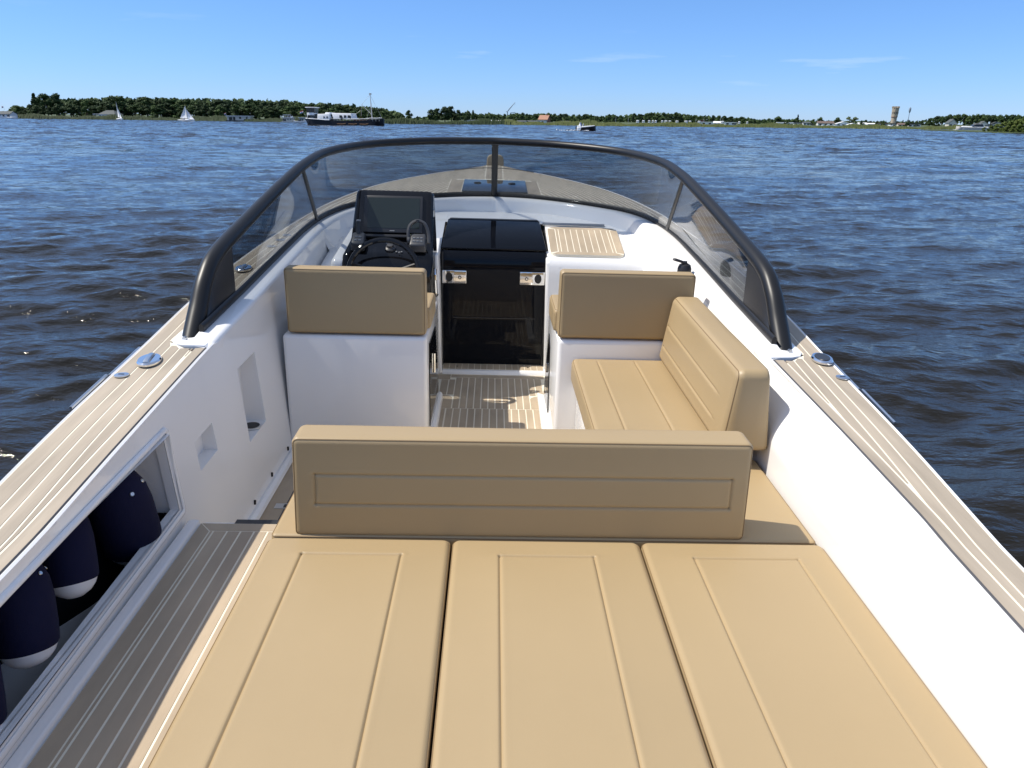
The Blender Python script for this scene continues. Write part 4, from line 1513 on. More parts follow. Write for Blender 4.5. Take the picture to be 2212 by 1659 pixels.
def fender(y, z, lab, tilt=38, x=-1.005, yaw=0, s=1.0, r_=0.094):
    org = Vector((x, y, z))
    mt = BOAT @ Matrix.Translation(org) @ Matrix.Rotation(math.radians(yaw), 4, 'Z') @ Matrix.Rotation(math.radians(tilt), 4, 'X') @ Matrix.Diagonal((s, s, s, 1))
    root = empty('fender', matrix=mt, label=lab, cat='fender', group='fenders in the side locker')
    MB().lathe([(0.0, -0.185), (0.03, -0.180), (0.06, -0.162), (r_ - 0.016, -0.140), (r_ - 0.005, -0.112)], 24).build('vinyl_end', M['fwhite'], root)
    MB().lathe([(r_ - 0.006, -0.118), (r_ + 0.000, -0.108), (r_ + 0.003, -0.05), (r_ + 0.003, 0.05), (r_ - 0.004, 0.11), (r_ - 0.022, 0.155), (0.045, 0.185), (0.034, 0.195)], 28).build('cloth_cover', M['navy'], root)
    pts = [(0.038 * math.cos(t), 0.038 * math.sin(t), 0.192 + 0.006 * math.sin(5 * t)) for t in np.linspace(0, 2 * math.pi, 26)]
    MB().tube(pts, 0.012, 6, cap=False).build('gathered_top', M['satin'], root)
    MB().lathe([(0.030, 0.18), (0.028, 0.205), (0.014, 0.222), (0, 0.224)], 14).build('rope_eye', M['satin'], root)
    for a in (-0.5, 0.35, 1.2):
        ce = Vector((math.cos(a) * (r_ - 0.012), math.sin(a) * (r_ - 0.012), 0.135))
        MB().lathe([(0.0075, 0.0), (0.006, 0.003), (0, 0.003)], 10, mat=Matrix.Translation(ce) @ Vector((math.cos(a), math.sin(a), 0.6)).to_track_quat('Z', 'Y').to_matrix().to_4x4()).build('eyelet', M['steel'], root)
    return root


fender(1.870, 0.425, 'navy covered fender at the far corner of the side locker, black end up', tilt=12, s=0.86, x=-1.032)
fender(1.590, 0.492, 'navy fender with the broadest white end showing, in the middle of the locker', tilt=-22, yaw=28, s=0.62, x=-1.030)
fender(1.395, 0.458, 'navy fender with black gathered top and thin white end in the locker', tilt=-18, yaw=24, s=0.66, x=-1.030)
fender(1.190, 0.430, 'navy fender nearest the camera, cut by the left edge of the photo', tilt=-16, yaw=24, s=0.66, x=-1.030)
# black sheets added inside the white locker to stand in for its shade
shade_mb = MB()
shade_mb.box(-1.109, -0.962, 0.56, 2.043, 0.022, 0.03)
shade_mb.box(-1.109, -1.103, 0.56, 1.95, 0.03, 0.56)
shade_mb.box(-1.103, -0.962, 2.036, 2.043, 0.03, 0.34)
shade_mb.box(-0.962, -0.9585, 0.56, 2.043, 0.03, 0.352)
shade_mb.build('locker_shade', mat('shade_black', (0.012, 0.012, 0.014), rough=0.95, spec=0.1), port_wall, angle=0)

# ---------------------------------------------------------------- far shore
def shore_y(u):
    """distance ahead of the waterline of the far shore at photo column u"""
    return float(np.interp(u, [-400, 0, 300, 500, 830, 1107, 1400, 1660, 2060, 2212, 2700], [380, 372, 368, 346, 300, 321, 321, 338, 346, 350, 370]))


us = np.linspace(-900, 3100, 120)
G = []
for u in us:
    Y0 = shore_y(u)
    x0 = at_x(u, Y0)
    dirv = np.array([x0, Y0]); dirv /= np.linalg.norm(dirv)
    row = []
    for d, z in ((-1.5, -0.6), (0.5, 0.25), (4, 0.55), (30, 0.8), (90, 1.2), (400, 2.0), (4000, 4.0)):
        row.append((x0 + dirv[0] * d, Y0 + dirv[1] * d, z))
    G.append(row)
tag(MB().grid(G, flip=True).build('far_bank', M['land'], angle=60), kind='structure')


def leaf_quads(P, N, size, g):
    """many small leaf-clump faces at points P facing roughly N"""
    n = len(P)
    nn = N + g.normal(0, 0.55, (n, 3))
    nn /= np.linalg.norm(nn, axis=1)[:, None]
    a = np.cross(nn, g.normal(0, 1, (n, 3)))
    a /= np.linalg.norm(a, axis=1)[:, None]
    b = np.cross(nn, a)
    sz = (size * g.uniform(0.6, 1.4, n))[:, None]
    V = np.stack([P - a * sz - b * sz * 0.7, P + a * sz - b * sz * 0.5, P + a * sz * 0.8 + b * sz * 0.8, P - a * sz * 0.6 + b * sz], 1).reshape(-1, 3)
    F = [(4 * i, 4 * i + 1, 4 * i + 2, 4 * i + 3) for i in range(n)]
    return V, F


def crown_mb(kind, seed):
    """crown for a tree of nominal height 10 m"""
    g = np.random.default_rng(seed)
    bl = []
    if kind == 'poplar':
        for z in np.linspace(2.0, 9.4, 9):
            r_ = 0.95 * math.sin(math.pi * ((z - 1) / 9.4) ** 0.8) + 0.25
            bl.append((g.normal(0, 0.12), g.normal(0, 0.12), z, r_, r_, 0.9))
    elif kind == 'conifer':
        for z in np.linspace(1.5, 9.5, 10):
            r_ = 1.7 * (1 - (z / 10.2)) + 0.12
            bl.append((g.normal(0, 0.1), g.normal(0, 0.1), z, r_, r_, 0.7))
    else:
        nb = {'round': 13, 'tall': 14, 'wide': 16, 'bushy': 12, 'open': 13}[kind]
        spread = {'round': 2.3, 'tall': 1.9, 'wide': 3.3, 'bushy': 2.7, 'open': 2.8}[kind]
        zlo, zhi = {'round': (3.2, 8.6), 'tall': (2.6, 8.9), 'wide': (4.2, 8.8), 'bushy': (1.2, 8.6), 'open': (4.6, 8.9)}[kind]
        for k in range(nb):
            z = g.uniform(zlo, zhi)
            t = (z - zlo) / (zhi - zlo)
            rr_ = spread * math.sqrt(max(0.12, 1 - (2 * t - 0.85) ** 2 * 0.8)) * math.sqrt(g.uniform(0.05, 1))
            a = g.uniform(0, 6.28)
            s_ = g.uniform(0.95, 1.55) * (0.75 if kind == 'open' else 1)
            bl.append((rr_ * math.cos(a), rr_ * math.sin(a), z, s_ * 1.1, s_ * 1.1, s_ * 0.85))
        bl.append((0, 0, zhi, 1.3, 1.3, 1.1))
    mb = MB()
    per = 950 // len(bl)
    for (x, y, z, rx, ry, rz) in bl:
        d = g.normal(0, 1, (per, 3))
        d /= np.linalg.norm(d, axis=1)[:, None]
        rad = g.uniform(0.72, 1.12, (per, 1))
        P = np.array([x, y, z]) + d * np.array([rx, ry, rz]) * rad
        V, F = leaf_quads(P, d, 0.27, g)
        mb.add(V, F)
        # solid heart of the clump
        H = []
        for i in range(5):
            ph = -math.pi / 2 + math.pi * i / 4
            H.append([(x + 0.68 * rx * math.cos(ph) * math.cos(t), y + 0.68 * ry * math.cos(ph) * math.sin(t), z + 0.68 * rz * math.sin(ph)) for t in np.linspace(0, 2 * math.pi, 8)])
        mb.grid(H)
    return mb


def trunk_mb(seed, h=5.5, r_=0.22):
    g = np.random.default_rng(seed)
    mb = MB().tube([(0, 0, -0.4), (0.05, 0, h * 0.4), (g.normal(0, 0.15), g.normal(0, 0.15), h), (g.normal(0, 0.3), 0, h + 2.2)], [r_ * 1.4, r_, r_ * 0.8, r_ * 0.3], 6)
    for k in range(4):
        a = g.uniform(0, 6.28)
        z = h * g.uniform(0.55, 0.95)
        mb.tube([(0, 0, z), (1.3 * math.cos(a), 1.3 * math.sin(a), z + 1.5), (2.0 * math.cos(a), 2.0 * math.sin(a), z + 2.6)], [r_ * 0.5, r_ * 0.3, r_ * 0.1], 5)
    return mb


PROTO = {}
for key, kind, seed, ml_ in (('round_dark', 'round', 1, 'leaf_dark'), ('round_dark2', 'bushy', 2, 'leaf_dark'), ('tall_dark', 'tall', 3, 'leaf_dark'), ('wide_dark', 'wide', 4, 'leaf_dark'),
                             ('round_mid', 'round', 5, 'leaf_mid'), ('bushy_mid', 'bushy', 6, 'leaf_mid'), ('wide_mid', 'wide', 7, 'leaf_mid'), ('poplar', 'poplar', 8, 'leaf_dark'),
                             ('pale', 'bushy', 9, 'leaf_pale'), ('open_mid', 'open', 10, 'leaf_mid'), ('conifer', 'conifer', 11, 'leaf_dark'), ('bush', 'bushy', 12, 'bush')):
    PROTO[key] = (crown_mb(kind, seed), trunk_mb(seed, 2.5 if kind in ('bushy', 'poplar', 'conifer') else 5.0), M[ml_])
PROTO_OB = {}


def tree(key, u, Y, vtop, label, group, width=1.0, name='tree', zbase=0.5, hgt=None):
    x = at_x(u, Y)
    h = hgt if hgt else max(1.0, float(at(u, vtop, Y)[2]) - zbase)
    if key not in PROTO_OB:
        cm, tm, ml_ = PROTO[key]
        root = empty(name)
        c = cm.build('crown', ml_, root, angle=0)
        t = tm.build('trunk', M['bark'], root, angle=60)
        PROTO_OB[key] = root
        o = root
    else:
        o = copy_tree(PROTO_OB[key])
        o.name = name
    o.location = (x, Y, zbase)
    o.rotation_euler = (0, 0, random.uniform(0, 6.28))
    s = h / 10.0
    w = s * width * random.uniform(0.9, 1.15)
    o.scale = (w, w, s)
    return tag(o, label, 'tree' if 'bush' not in name else 'bush', group)


def where(u):
    """what a tree of the far rows stands behind or beside"""
    for lim, txt in ((36, 'behind the boathouse at the left edge'), (76, 'between the boathouse and the slim poplar'), (150, 'below the tallest tree beside the poplar'), (204, 'between the tallest tree and the clubhouse'),
                     (248, 'behind the hip roofed clubhouse'), (282, 'behind the slender sailing boat'), (335, 'just right of the slender sailing boat'), (384, 'just left of the broad sailed boat'), (420, 'behind the broad sailed boat'),
                     (485, 'left of the long flat houseboat'), (545, 'behind the long flat houseboat'), (603, 'left of the small terrace houseboat'), (652, 'behind the small terrace houseboat'),
                     (690, 'behind the barge wheelhouse'), (755, 'behind the white deckhouse of the barge'), (800, 'left of the barge mast'), (830, 'right of the barge mast'), (880, 'right of the barge bow'),
                     (1046, 'just right of the dark tree clump'), (1090, 'above the marina sheds'), (1118, 'behind the cranes'), (1160, 'left of the orange roofed house'), (1200, 'behind the orange roofed house'), (1245, 'right of the orange roofed house'),
                     (1290, 'above the small black motor boat'), (1345, 'left of the row of caravans'), (1400, 'behind the first caravans of the row'), (1450, 'behind the middle caravans'), (1510, 'left of the brick house among the caravans'),
                     (1560, 'right of the brick house among the caravans'), (1620, 'behind the last caravans of the row'), (1725, 'left of the thin conifer')):
        if u < lim:
            return txt
    return 'in the right hand village'


def prof(u, pts):
    return float(np.interp(u, [p[0] for p in pts], [p[1] for p in pts]))


TOPL = [(-80, 236), (0, 243), (20, 240), (30, 227), (60, 230), (74, 224), (90, 214), (146, 214), (160, 213), (200, 212), (260, 207), (300, 212), (320, 210), (400, 213), (500, 214), (560, 215), (640, 217),
        (660, 224), (700, 222), (760, 228), (830, 235), (860, 243), (880, 250)]
keysL = ['round_dark', 'round_dark2', 'tall_dark', 'wide_dark', 'round_dark', 'round_mid', 'tall_dark', 'bushy_mid']
LW = 'trees of the wood on the left shore'
# back row of the left wood carries the skyline
u = -60.0
while u < 868:
    if not (72 < u < 150):
        near = 'dark tree on the skyline of the wood ' + where(u)
        tree(random.choice(keysL), u, shore_y(u) + 40 + random.uniform(-6, 10), prof(u, TOPL) + random.uniform(-2.5, 4), near, LW if u < 560 else 'trees behind the barge', width=1.35)
    u += random.uniform(12, 17)
# front rows
u = -70.0
while u < 860:
    near = 'lower tree in front of the wood ' + where(u)
    vt = prof(u, TOPL)
    tree(random.choice(keysL if u < 560 else ['round_mid', 'bushy_mid', 'round_dark2', 'wide_mid', 'round_dark']), u, shore_y(u) + 17 + random.uniform(-5, 6), vt + (256 - vt) * random.uniform(0.18, 0.42), near,
         'front trees of the wood on the left shore' if u < 560 else 'front trees behind the barge', width=1.45)
    u += random.uniform(13, 18)
tree('wide_dark', 104, shore_y(104) + 22, 201, 'tallest broad dark tree on the left shore beside the poplar', None, 0.95)
tree('round_dark', 128, shore_y(128) + 26, 200, 'broad dark tree joined to the right of the tallest one on the left shore', None, 1.0)
tree('poplar', 79, shore_y(79) + 24, 203, 'slim dark poplar left of the tallest tree on the left shore', None, 1.1, name='poplar_tree')
for k, (u, vt) in enumerate(((165, 244), (225, 240), (300, 245), (335, 246), (505, 243), (560, 247), (620, 245))):
    tree('pale' if k in (3, 4) else 'bushy_mid', u, shore_y(u) + 8, vt, ('pale rounded willow bush at the water edge before the dark wood' if k in (3, 4) else 'small green shrub at the water edge before the dark wood'), 'shrubs at the foot of the wood' if k not in (3, 4) else 'pale willows at the foot of the wood', 1.2, name='waterside_bush')
# middle: low trees, dark clump, village trees
MIDK = ['round_dark', 'round_dark2', 'round_mid', 'tall_dark', 'bushy_mid', 'wide_dark']
for u, vt, k in ((884, 237, 'round_dark'), (870, 247, 'bushy_mid'), (902, 250, 'round_mid'), (915, 252, 'bushy_mid')):
    tree(k, u, shore_y(u) + 30, vt, 'small dark tree standing in the low gap right of the barge', 'trees in the gap right of the barge')
for u, vt, k in ((932, 236, 'tall_dark'), (946, 233, 'round_dark'), (961, 230, 'tall_dark'), (975, 228, 'round_dark'), (990, 236, 'round_dark2'), (940, 246, 'round_dark2'), (968, 243, 'round_dark'), (984, 246, 'round_dark2')):
    tree(k, u, shore_y(u) + 14 + random.uniform(-3, 4), vt, 'dark tree of the dense round clump left of the windscreen post', 'trees of the dark clump', width=1.15)
TOPM = [(1000, 242), (1010, 238), (1020, 246), (1045, 246), (1060, 243), (1090, 247), (1115, 242), (1140, 247), (1160, 246), (1180, 242), (1200, 246), (1215, 246), (1240, 249), (1265, 247), (1300, 250), (1318, 247), (1345, 249), (1365, 246),
        (1400, 243), (1440, 242), (1475, 244), (1500, 248), (1540, 250), (1580, 252), (1620, 254), (1660, 257), (1700, 256), (1740, 252)]
u = 1000.0
while u < 1720:
    far = 'distant dark tree on the skyline ' + where(u)
    tree(random.choice(MIDK), u, shore_y(u) + 150 + random.uniform(-15, 20), prof(u, TOPM) + random.uniform(-2, 3), far, 'trees behind the caravans' if u > 1290 else 'trees behind the marina', width=1.15)
    u += random.uniform(11, 15)
u = 1005.0
while u < 1640:
    far = 'nearer green tree standing ' + where(u)
    vt = prof(u, TOPM)
    tree(random.choice(['round_mid', 'bushy_mid', 'round_dark2', 'round_dark', 'wide_mid']), u, shore_y(u) + 90 + random.uniform(-12, 15), vt + (268 - vt) * random.uniform(0.2, 0.5), far,
         'trees right behind the caravans' if u > 1290 else 'trees among the marina roofs', width=1.2)
    u += random.uniform(14, 20)
tree('poplar', 1022, shore_y(1022) + 60, 239, 'slim pointed poplar right of the dark tree clump', None, 1.0, name='poplar_tree')
# right part
for u, vt, k, lab in ((1660, 255, 'bushy_mid', 'green rounded tree at the end of the caravan row'), (1680, 250, 'round_mid', 'green rounded tree between caravans and the low houses'), (1700, 258, 'bushy_mid', 'low bushy tree left of the thin conifer'),
                      (1722, 248, 'conifer', 'thin dark pointed conifer among the low houses'), (1756, 257, 'bushy_mid', 'big leafy round tree in front of the low houses'), (1772, 252, 'round_mid', 'tall leafy round tree beside the brown roofed house'),
                      (1808, 253, 'round_dark', 'dark round tree behind the brown roofed house'), (1828, 262, 'bushy_mid', 'small tree between the brown roof and the white gables'),
                      (1832, 251, 'pale', 'pale silvery willow rising behind the white gabled houses'), (1845, 252, 'pale', 'second pale silvery willow right behind the white gables'),
                      (1862, 262, 'round_dark', 'small dark tree right of the white gabled houses'), (1893, 262, 'tall_dark', 'small dark tree between two white cabins'), (1907, 262, 'round_dark', 'small dark tree left of the water tower'),
                      (1960, 262, 'round_dark', 'small dark tree below the tall light mast'), (1978, 264, 'round_dark2', 'low dark tree right of the tall light mast'),
                      (2008, 257, 'round_dark', 'dark rounded tree at the left of the right hand wood'), (2022, 259, 'round_dark2', 'dark bushy tree left of the pink house')):
    tree(k, u, shore_y(u) + (95 if vt < 254 else 60), vt, lab, None, 1.25)
for k in range(14):
    u = 1870 + k * 11 + random.uniform(-3, 3)
    tree(random.choice(['round_dark', 'round_dark2', 'conifer']), u, shore_y(u) + 220, 259 + random.uniform(-2, 3) + (u - 1870) * 0.01, 'far dark tree on the low skyline around the water tower', 'far trees around the water tower', width=1.4)
for k in range(13):
    u = 2025 + k * 10.5 + random.uniform(-3, 3)
    tree(random.choice(['wide_mid', 'round_mid', 'open_mid', 'wide_dark']), u, shore_y(u) + 75 + random.uniform(-12, 15), 245 + random.uniform(-1, 4) + abs(k - 5) * 0.5, 'tall green tree of the right hand wood, ' + ('left of the pale gabled house' if u < 2048 else 'behind the pale gabled house' if u < 2072 else 'above the bow of the white cruiser' if u < 2105 else 'above the stern of the white cruiser'), 'tall trees of the right hand wood', width=0.95)
for k in range(9):
    u = 2118 + k * 13
    tree(random.choice(['open_mid', 'wide_dark', 'open_mid']), u, shore_y(u) + 90 + random.uniform(-8, 15), 247 + random.uniform(-2, 3), 'loose crowned tall tree above the gabled houses with sky showing through', 'loose tall trees at the right edge', width=0.95)
for k, (u, vt, Y, w_) in enumerate(((2128, 274, 236, 1.3), (2142, 270, 233, 1.25), (2156, 266, 230, 1.2), (2170, 262, 226, 1.2), (2184, 258.5, 224, 1.15), (2198, 255.5, 221, 1.15), (2211, 252.5, 218, 1.15), (2226, 250, 216, 1.1), (2163, 277, 221, 1.5), (2188, 276, 217, 1.5), (2212, 275, 213, 1.4))):
    tree('bush', u, Y, vt, 'olive green willow bush on the point at the right edge of the photo', 'willow bushes on the right hand point', w_, name='willow_bush', zbase=-0.1)
tag(MB().prism([(132, 208), (160, 196), (200, 215), (190, 300), (150, 290), (137, 240)], -0.5, 0.3).build('reed_point', M['land'], angle=0), kind='structure')

# dim mass of woodland filling the gaps far behind
g = np.random.default_rng(5)
N_ = 9000
uu = g.uniform(-120, 2300, N_)
Pw, Nw = [], []
for u in uu:
    if u < 870:
        Y = shore_y(u) + g.uniform(48, 62); vt = prof(u, TOPL) + 3
    elif u < 1720:
        Y = shore_y(u) + g.uniform(170, 190); vt = prof(u, [(870, 256)] + TOPM) + 4
    else:
        Y = shore_y(u) + g.uniform(240, 260); vt = prof(u, [(1720, 262), (1860, 263), (1980, 266), (2010, 256), (2060, 250), (2212, 252)])
    zt = max(1.5, float(at(u, vt, Y)[2]))
    Pw.append((at_x(u, Y), Y, 0.5 + (zt - 0.5) * math.sqrt(g.uniform(0.02, 1)) + g.normal(0, 0.25)))
    Nw.append((0, -0.6, 0.6))
V, F = leaf_quads(np.array(Pw), np.array(Nw), 0.95, g)
tag(MB().add(V, F).build('woodland', M['leaf_dark'], angle=0), label='dark undergrowth and distant trees filling the far shore behind the single trees', cat='woodland', kind='stuff')

# reeds and rough grass along the whole bank
Vr, Fr = [], []
Vq, Fq = [], []
N_ = 15000
uu = g.uniform(-120, 2300, N_)
dd = g.uniform(-0.8, 1.0, N_) ** 2 * 7 - 0.5
for i in range(N_):
    u = uu[i]
    Y = shore_y(u) + dd[i]
    x = at_x(u, Y)
    h = (1.15 + 0.45 * math.sin(u * 0.031) + 0.25 * math.sin(u * 0.11)) * g.uniform(0.5, 1.25)
    if u > 1290: h *= 0.85
    w_ = g.uniform(0.12, 0.35)
    z0 = 0.0 if dd[i] < 0.6 else 0.35
    lean = g.normal(0, 0.12)
    if u > 1090:
        Vl, Fl = Vq, Fq
    else:
        Vl, Fl = Vr, Fr
    b = len(Vl)
    Vl += [(x - w_, Y, z0), (x + w_, Y + g.normal(0, 0.15), z0), (x + w_ * 0.6 + lean, Y + h * 0.7, z0 + h), (x - w_ * 0.6 + lean, Y + h * 0.7, z0 + h)]
    Fl.append((b, b + 1, b + 2, b + 3))
tag(MB().add(Vr, Fr).build('reeds', M['reed'], angle=0), label='dark green strip of reeds along the left shore and behind the barge', cat='reeds', kind='stuff')
tag(MB().add(Vq, Fq).build('meadow_grass', M['reed_light'], angle=0), label='lighter yellow green strip of reeds and grass along the right shore', cat='grass', kind='stuff')


# ---------------------------------------------------------------- craft and buildings on the far shore
def scale_at(Y):
    return F_PX * 1.06 / Y    # photo pixels per metre (about)


def hull_mb(Lh, B, fb, sheer_b=0.35, sheer_s=0.1, stern=0.75, draft=0.3, n=18, round_bow=0.5):
    """displacement hull along x: stern at 0, bow at Lh"""
    G = []
    for t in np.linspace(0, 1, n):
        w = B / 2 * (stern + (1 - stern) * math.sin(math.pi / 2 * min(1, t / 0.45))) * (1 - max(0, (t - 0.55) / 0.45) ** (2.2 + round_bow))
        z = fb + sheer_b * max(0, (t - 0.45) / 0.55) ** 2 + sheer_s * max(0, (0.35 - t) / 0.35) ** 2
        row = [(t * Lh, -w * 0.55, -draft), (t * Lh, -w * 0.88, 0.02), (t * Lh, -w, z), (t * Lh, -w * 0.93, z + 0.02), (t * Lh, w * 0.93, z + 0.02), (t * Lh, w, z), (t * Lh, w * 0.88, 0.02), (t * Lh, w * 0.55, -draft)]
        G.append(row)
    mb = MB().grid(G)
    mb.add([G[0][k] for k in range(8)], [tuple(range(8))])
    mb.add([G[-1][k] for k in range(8)], [tuple(range(7, -1, -1))])
    return mb


def flag(parent, x, y, z, h=1.6, w=1.0, rot=0.0, cols=('red', 'white', 'blue'), lean=0.25):
    MB().tube([(x, y, z), (x - lean * h, y, z + h)], 0.03, 5).build('flag_pole', M['mast'], parent)
    for k, c in enumerate(cols):
        zz = z + h - 0.22 * (k + 1)
        G = [[(x - lean * h - w * t, y + 0.08 * math.sin(6 * t), zz + a - 0.25 * t * w) for a in (0, 0.22)] for t in np.linspace(0, 1, 5)]
        MB().grid(G).build('flag_stripe', M[c], parent)


def sailboat(u0, u1, vtop, vwl, Y, lab, heading, main_w, heel=0.0, jib_side=1, mainf=1.0, hl=6.0):
    x = at_x((u0 + u1) / 2, Y)
    top = float(at((u0 + u1) / 2, vtop, Y)[2])
    root = empty('sailing_boat', loc=(x, Y, 0), rz=heading, label=lab, cat='sailing boat')
    root.rotation_euler = (heel, 0, heading)
    mb = hull_mb(hl, 1.9, 0.50, 0.25, 0.05, 0.7)
    mb.v = [v - np.array([hl / 2, 0, 0]) for v in mb.v]
    mb.build('hull', M['white'], root, angle=40)
    MB().box(-0.4, 1.0, -0.5, 0.5, 0.5, 0.78).build('cabin', M['white'], root, bevel=0.08)
    MB().tube([(0.5, 0, 0.4), (0.5, 0, top)], 0.05, 6).build('mast', M['mast'], root)
    MB().tube([(0.5, 0, 1.05), (0.5 - main_w, 0.15, 1.1)], 0.045, 6).build('boom', M['mast'], root)

    def sail(A, B_, C_, name, belly):
        A, B_, C_ = (np.array(p, float) for p in (A, B_, C_))
        G = []
        for t in np.linspace(0, 1, 10):
            l = A + (B_ - A) * t
            r_ = C_ + (B_ - C_) * t
            row = []
            for s in np.linspace(0, 1, 6):
                p = l + (r_ - l) * s
                bl = math.sin(math.pi * s) * math.sin(math.pi * min(1, t * 0.9 + 0.08)) * belly
                row.append((p[0] - 0.02, p[1] + bl, p[2]))
            G.append(row)
        G2 = np.array(G) + np.array([0, 0.012, 0])
        MB().grid(G).grid(G2, flip=True).build(name, M['sail'], root, angle=60)
    sail((0.44, 0, 1.12), (0.46, 0, top - 0.05), (0.5 - main_w, 0.15, 1.15), 'mainsail', 0.25)
    sail((hl / 2 - 0.15, 0, 0.75), (0.56, 0, top * mainf * 0.82), (0.62, 0.1 * jib_side, 0.85), 'jib', 0.3)
    # crew
    for cx_ in (-0.9, -1.5):
        MB().lathe([(0.16, 0.45), (0.2, 0.62), (0.17, 0.95), (0.06, 1.02), (0.10, 1.08), (0.10, 1.2), (0.0, 1.27)], 8, o=(cx_, 0.2, 0)).build('crew', M['blue'] if cx_ < -1 else M['satin'], root)
    return root


sailboat(388, 416, 228, 262, 312, 'white sailing boat with broad mainsail and jib in front of the dark wood', math.radians(-20), 3.6, heel=math.radians(4), hl=8.0)
sailboat(246, 270, 219, 258, 352, 'slender white sailing boat seen end on beside the hip roofed clubhouse', math.radians(-48), 3.2, heel=math.radians(6), mainf=0.75, hl=6.5)


def building(u0, u1, vtop, vbase, Y, name, lab, cat, wallm='white', roofm='greyroof', roof='gable', depth=6.0, eave=None, windows=3, group=None, rz=math.radians(-14), door=True, chimney=False, zb=None):
    xa, xb = at_x(u0, Y), at_x(u1, Y)
    W = abs(xb - xa)
    z0 = zb if zb is not None else max(0.2, float(at((u0 + u1) / 2, vbase, Y)[2]))
    z1 = float(at((u0 + u1) / 2, vtop, Y)[2])
    H = max(1.2, z1 - z0)
    e = eave if eave is not None else {'flat': 0.9, 'hip': 0.55, 'gable': 0.55, 'front': 0.5}[roof]
    root = empty(name, loc=((xa + xb) / 2, Y, z0), rz=rz, label=lab, cat=cat, group=group)
    he = H * e
    mb = MB().box(-W / 2, W / 2, 0, depth, -0.4, he)
    if roof == 'gable':
        mb.add([(-W / 2, 0, he), (-W / 2, depth, he), (-W / 2, depth / 2, H * 0.96), (W / 2, 0, he), (W / 2, depth, he), (W / 2, depth / 2, H * 0.96)], [(0, 1, 2), (3, 5, 4)])
    if roof == 'front':
        mb.add([(-W / 2, 0, he), (W / 2, 0, he), (0, 0, H * 0.96), (-W / 2, depth, he), (W / 2, depth, he), (0, depth, H * 0.96)], [(0, 1, 2), (3, 5, 4)])
    mb.build('wall', M[wallm], root, angle=0)
    o = 0.3
    rb = MB()
    t = 0.14
    if roof == 'gable':
        for s in (0, 1):
            ya_, yb_ = (-o, depth / 2) if s == 0 else (depth + o, depth / 2)
            rb.hexa([(-W / 2 - o, ya_, he - 0.1), (W / 2 + o, ya_, he - 0.1), (W / 2 + o, yb_, H - t), (-W / 2 - o, yb_, H - t), (-W / 2 - o, ya_, he - 0.1 + t), (W / 2 + o, ya_, he - 0.1 + t), (W / 2 + o, yb_, H), (-W / 2 - o, yb_, H)])
    elif roof == 'front':
        for s in (-1, 1):
            rb.hexa([(s * (W / 2 + o), -o, he - 0.1), (0, -o, H - t), (0, depth + o, H - t), (s * (W / 2 + o), depth + o, he - 0.1), (s * (W / 2 + o), -o, he - 0.1 + t), (0, -o, H), (0, depth + o, H), (s * (W / 2 + o), depth + o, he - 0.1 + t)])
    elif roof == 'hip':
        q = W * 0.28
        a = [(-W / 2 - o, -o, he), (W / 2 + o, -o, he), (W / 2 + o, depth + o, he), (-W / 2 - o, depth + o, he), (-W / 2 + q, depth / 2, H), (W / 2 - q, depth / 2, H)]
        rb.add(a, [(0, 1, 5, 4), (1, 2, 5), (2, 3, 4, 5), (3, 0, 4), (3, 2, 1, 0)])
    else:
        rb.box(-W / 2 - o, W / 2 + o, -o, depth + o, he, H)
    ro = rb.build('roof', M[roofm], root, angle=0)
    if chimney:
        MB().box(W * 0.2, W * 0.2 + 0.6, depth / 2 - 0.3, depth / 2 + 0.3, H - 0.3, H + 0.7).build('chimney', M['brick'], ro, angle=0)
    if windows:
        ww = W / windows
        for k in range(windows):
            cx_ = -W / 2 + ww * (k + 0.5)
            hw = min(0.55, ww * 0.30)
            fr2 = MB().box(cx_ - hw - 0.08, cx_ + hw + 0.08, -0.05, 0.02, he * 0.34 - 0.08, he * 0.80 + 0.08).build('window', M['white'], root, angle=0)
            MB().box(cx_ - hw, cx_ + hw, -0.06, -0.045, he * 0.34, he * 0.80).build('pane', M['window'], fr2, angle=0)
    if door:
        MB().box(W * 0.42 - 0.45, W * 0.42 + 0.3 if W > 3 else W * 0.42, -0.04, 0.02, 0, min(2.0, he * 0.9)).build('door', M['window'], root, angle=0)
    return root


# left shore
b = building(-10, 24, 240, 255.5, 362, 'boathouse', 'white boathouse with grey roof cut by the left edge of the photo', 'boathouse', roof='gable', depth=4, windows=3, zb=0.3)
flag(b, 1.5, -0.2, 3.2, h=1.8)
c = hull_mb(4.2, 1.5, 0.5, 0.3); c.v = [v - np.array([2.1, 0, 0]) for v in c.v]
o = empty('rowing_boat', loc=(at_x(24, 356), 356, 0), label='small white boat moored before the left edge boathouse', cat='boat')
c.build('hull', M['white'], o, angle=40); MB().box(-0.5, 0.6, -0.5, 0.5, 0.4, 0.75).build('console', M['white'], o, bevel=0.05)
b = building(211, 250, 238, 256.5, 374, 'clubhouse', 'white clubhouse with dark hip roof on the left shore', 'clubhouse', roof='hip', depth=6, windows=5, eave=0.52, zb=0.3, rz=math.radians(-8))
for k in range(5):
    MB().box(-7.3 + k * 0.72, -7.2 + k * 0.72, 0.5, 0.6, 0, 2.0).build('veranda_post', M['white'], b, angle=0)
MB().box(-7.4, -4.2, 0.2, 3.5, 2.0, 2.2).build('veranda_roof', M['white'], b, angle=0)
MB().box(-7.6, 5.0, -1.2, 0, -0.25, 0.05).build('jetty', M['wood'], b, angle=0)


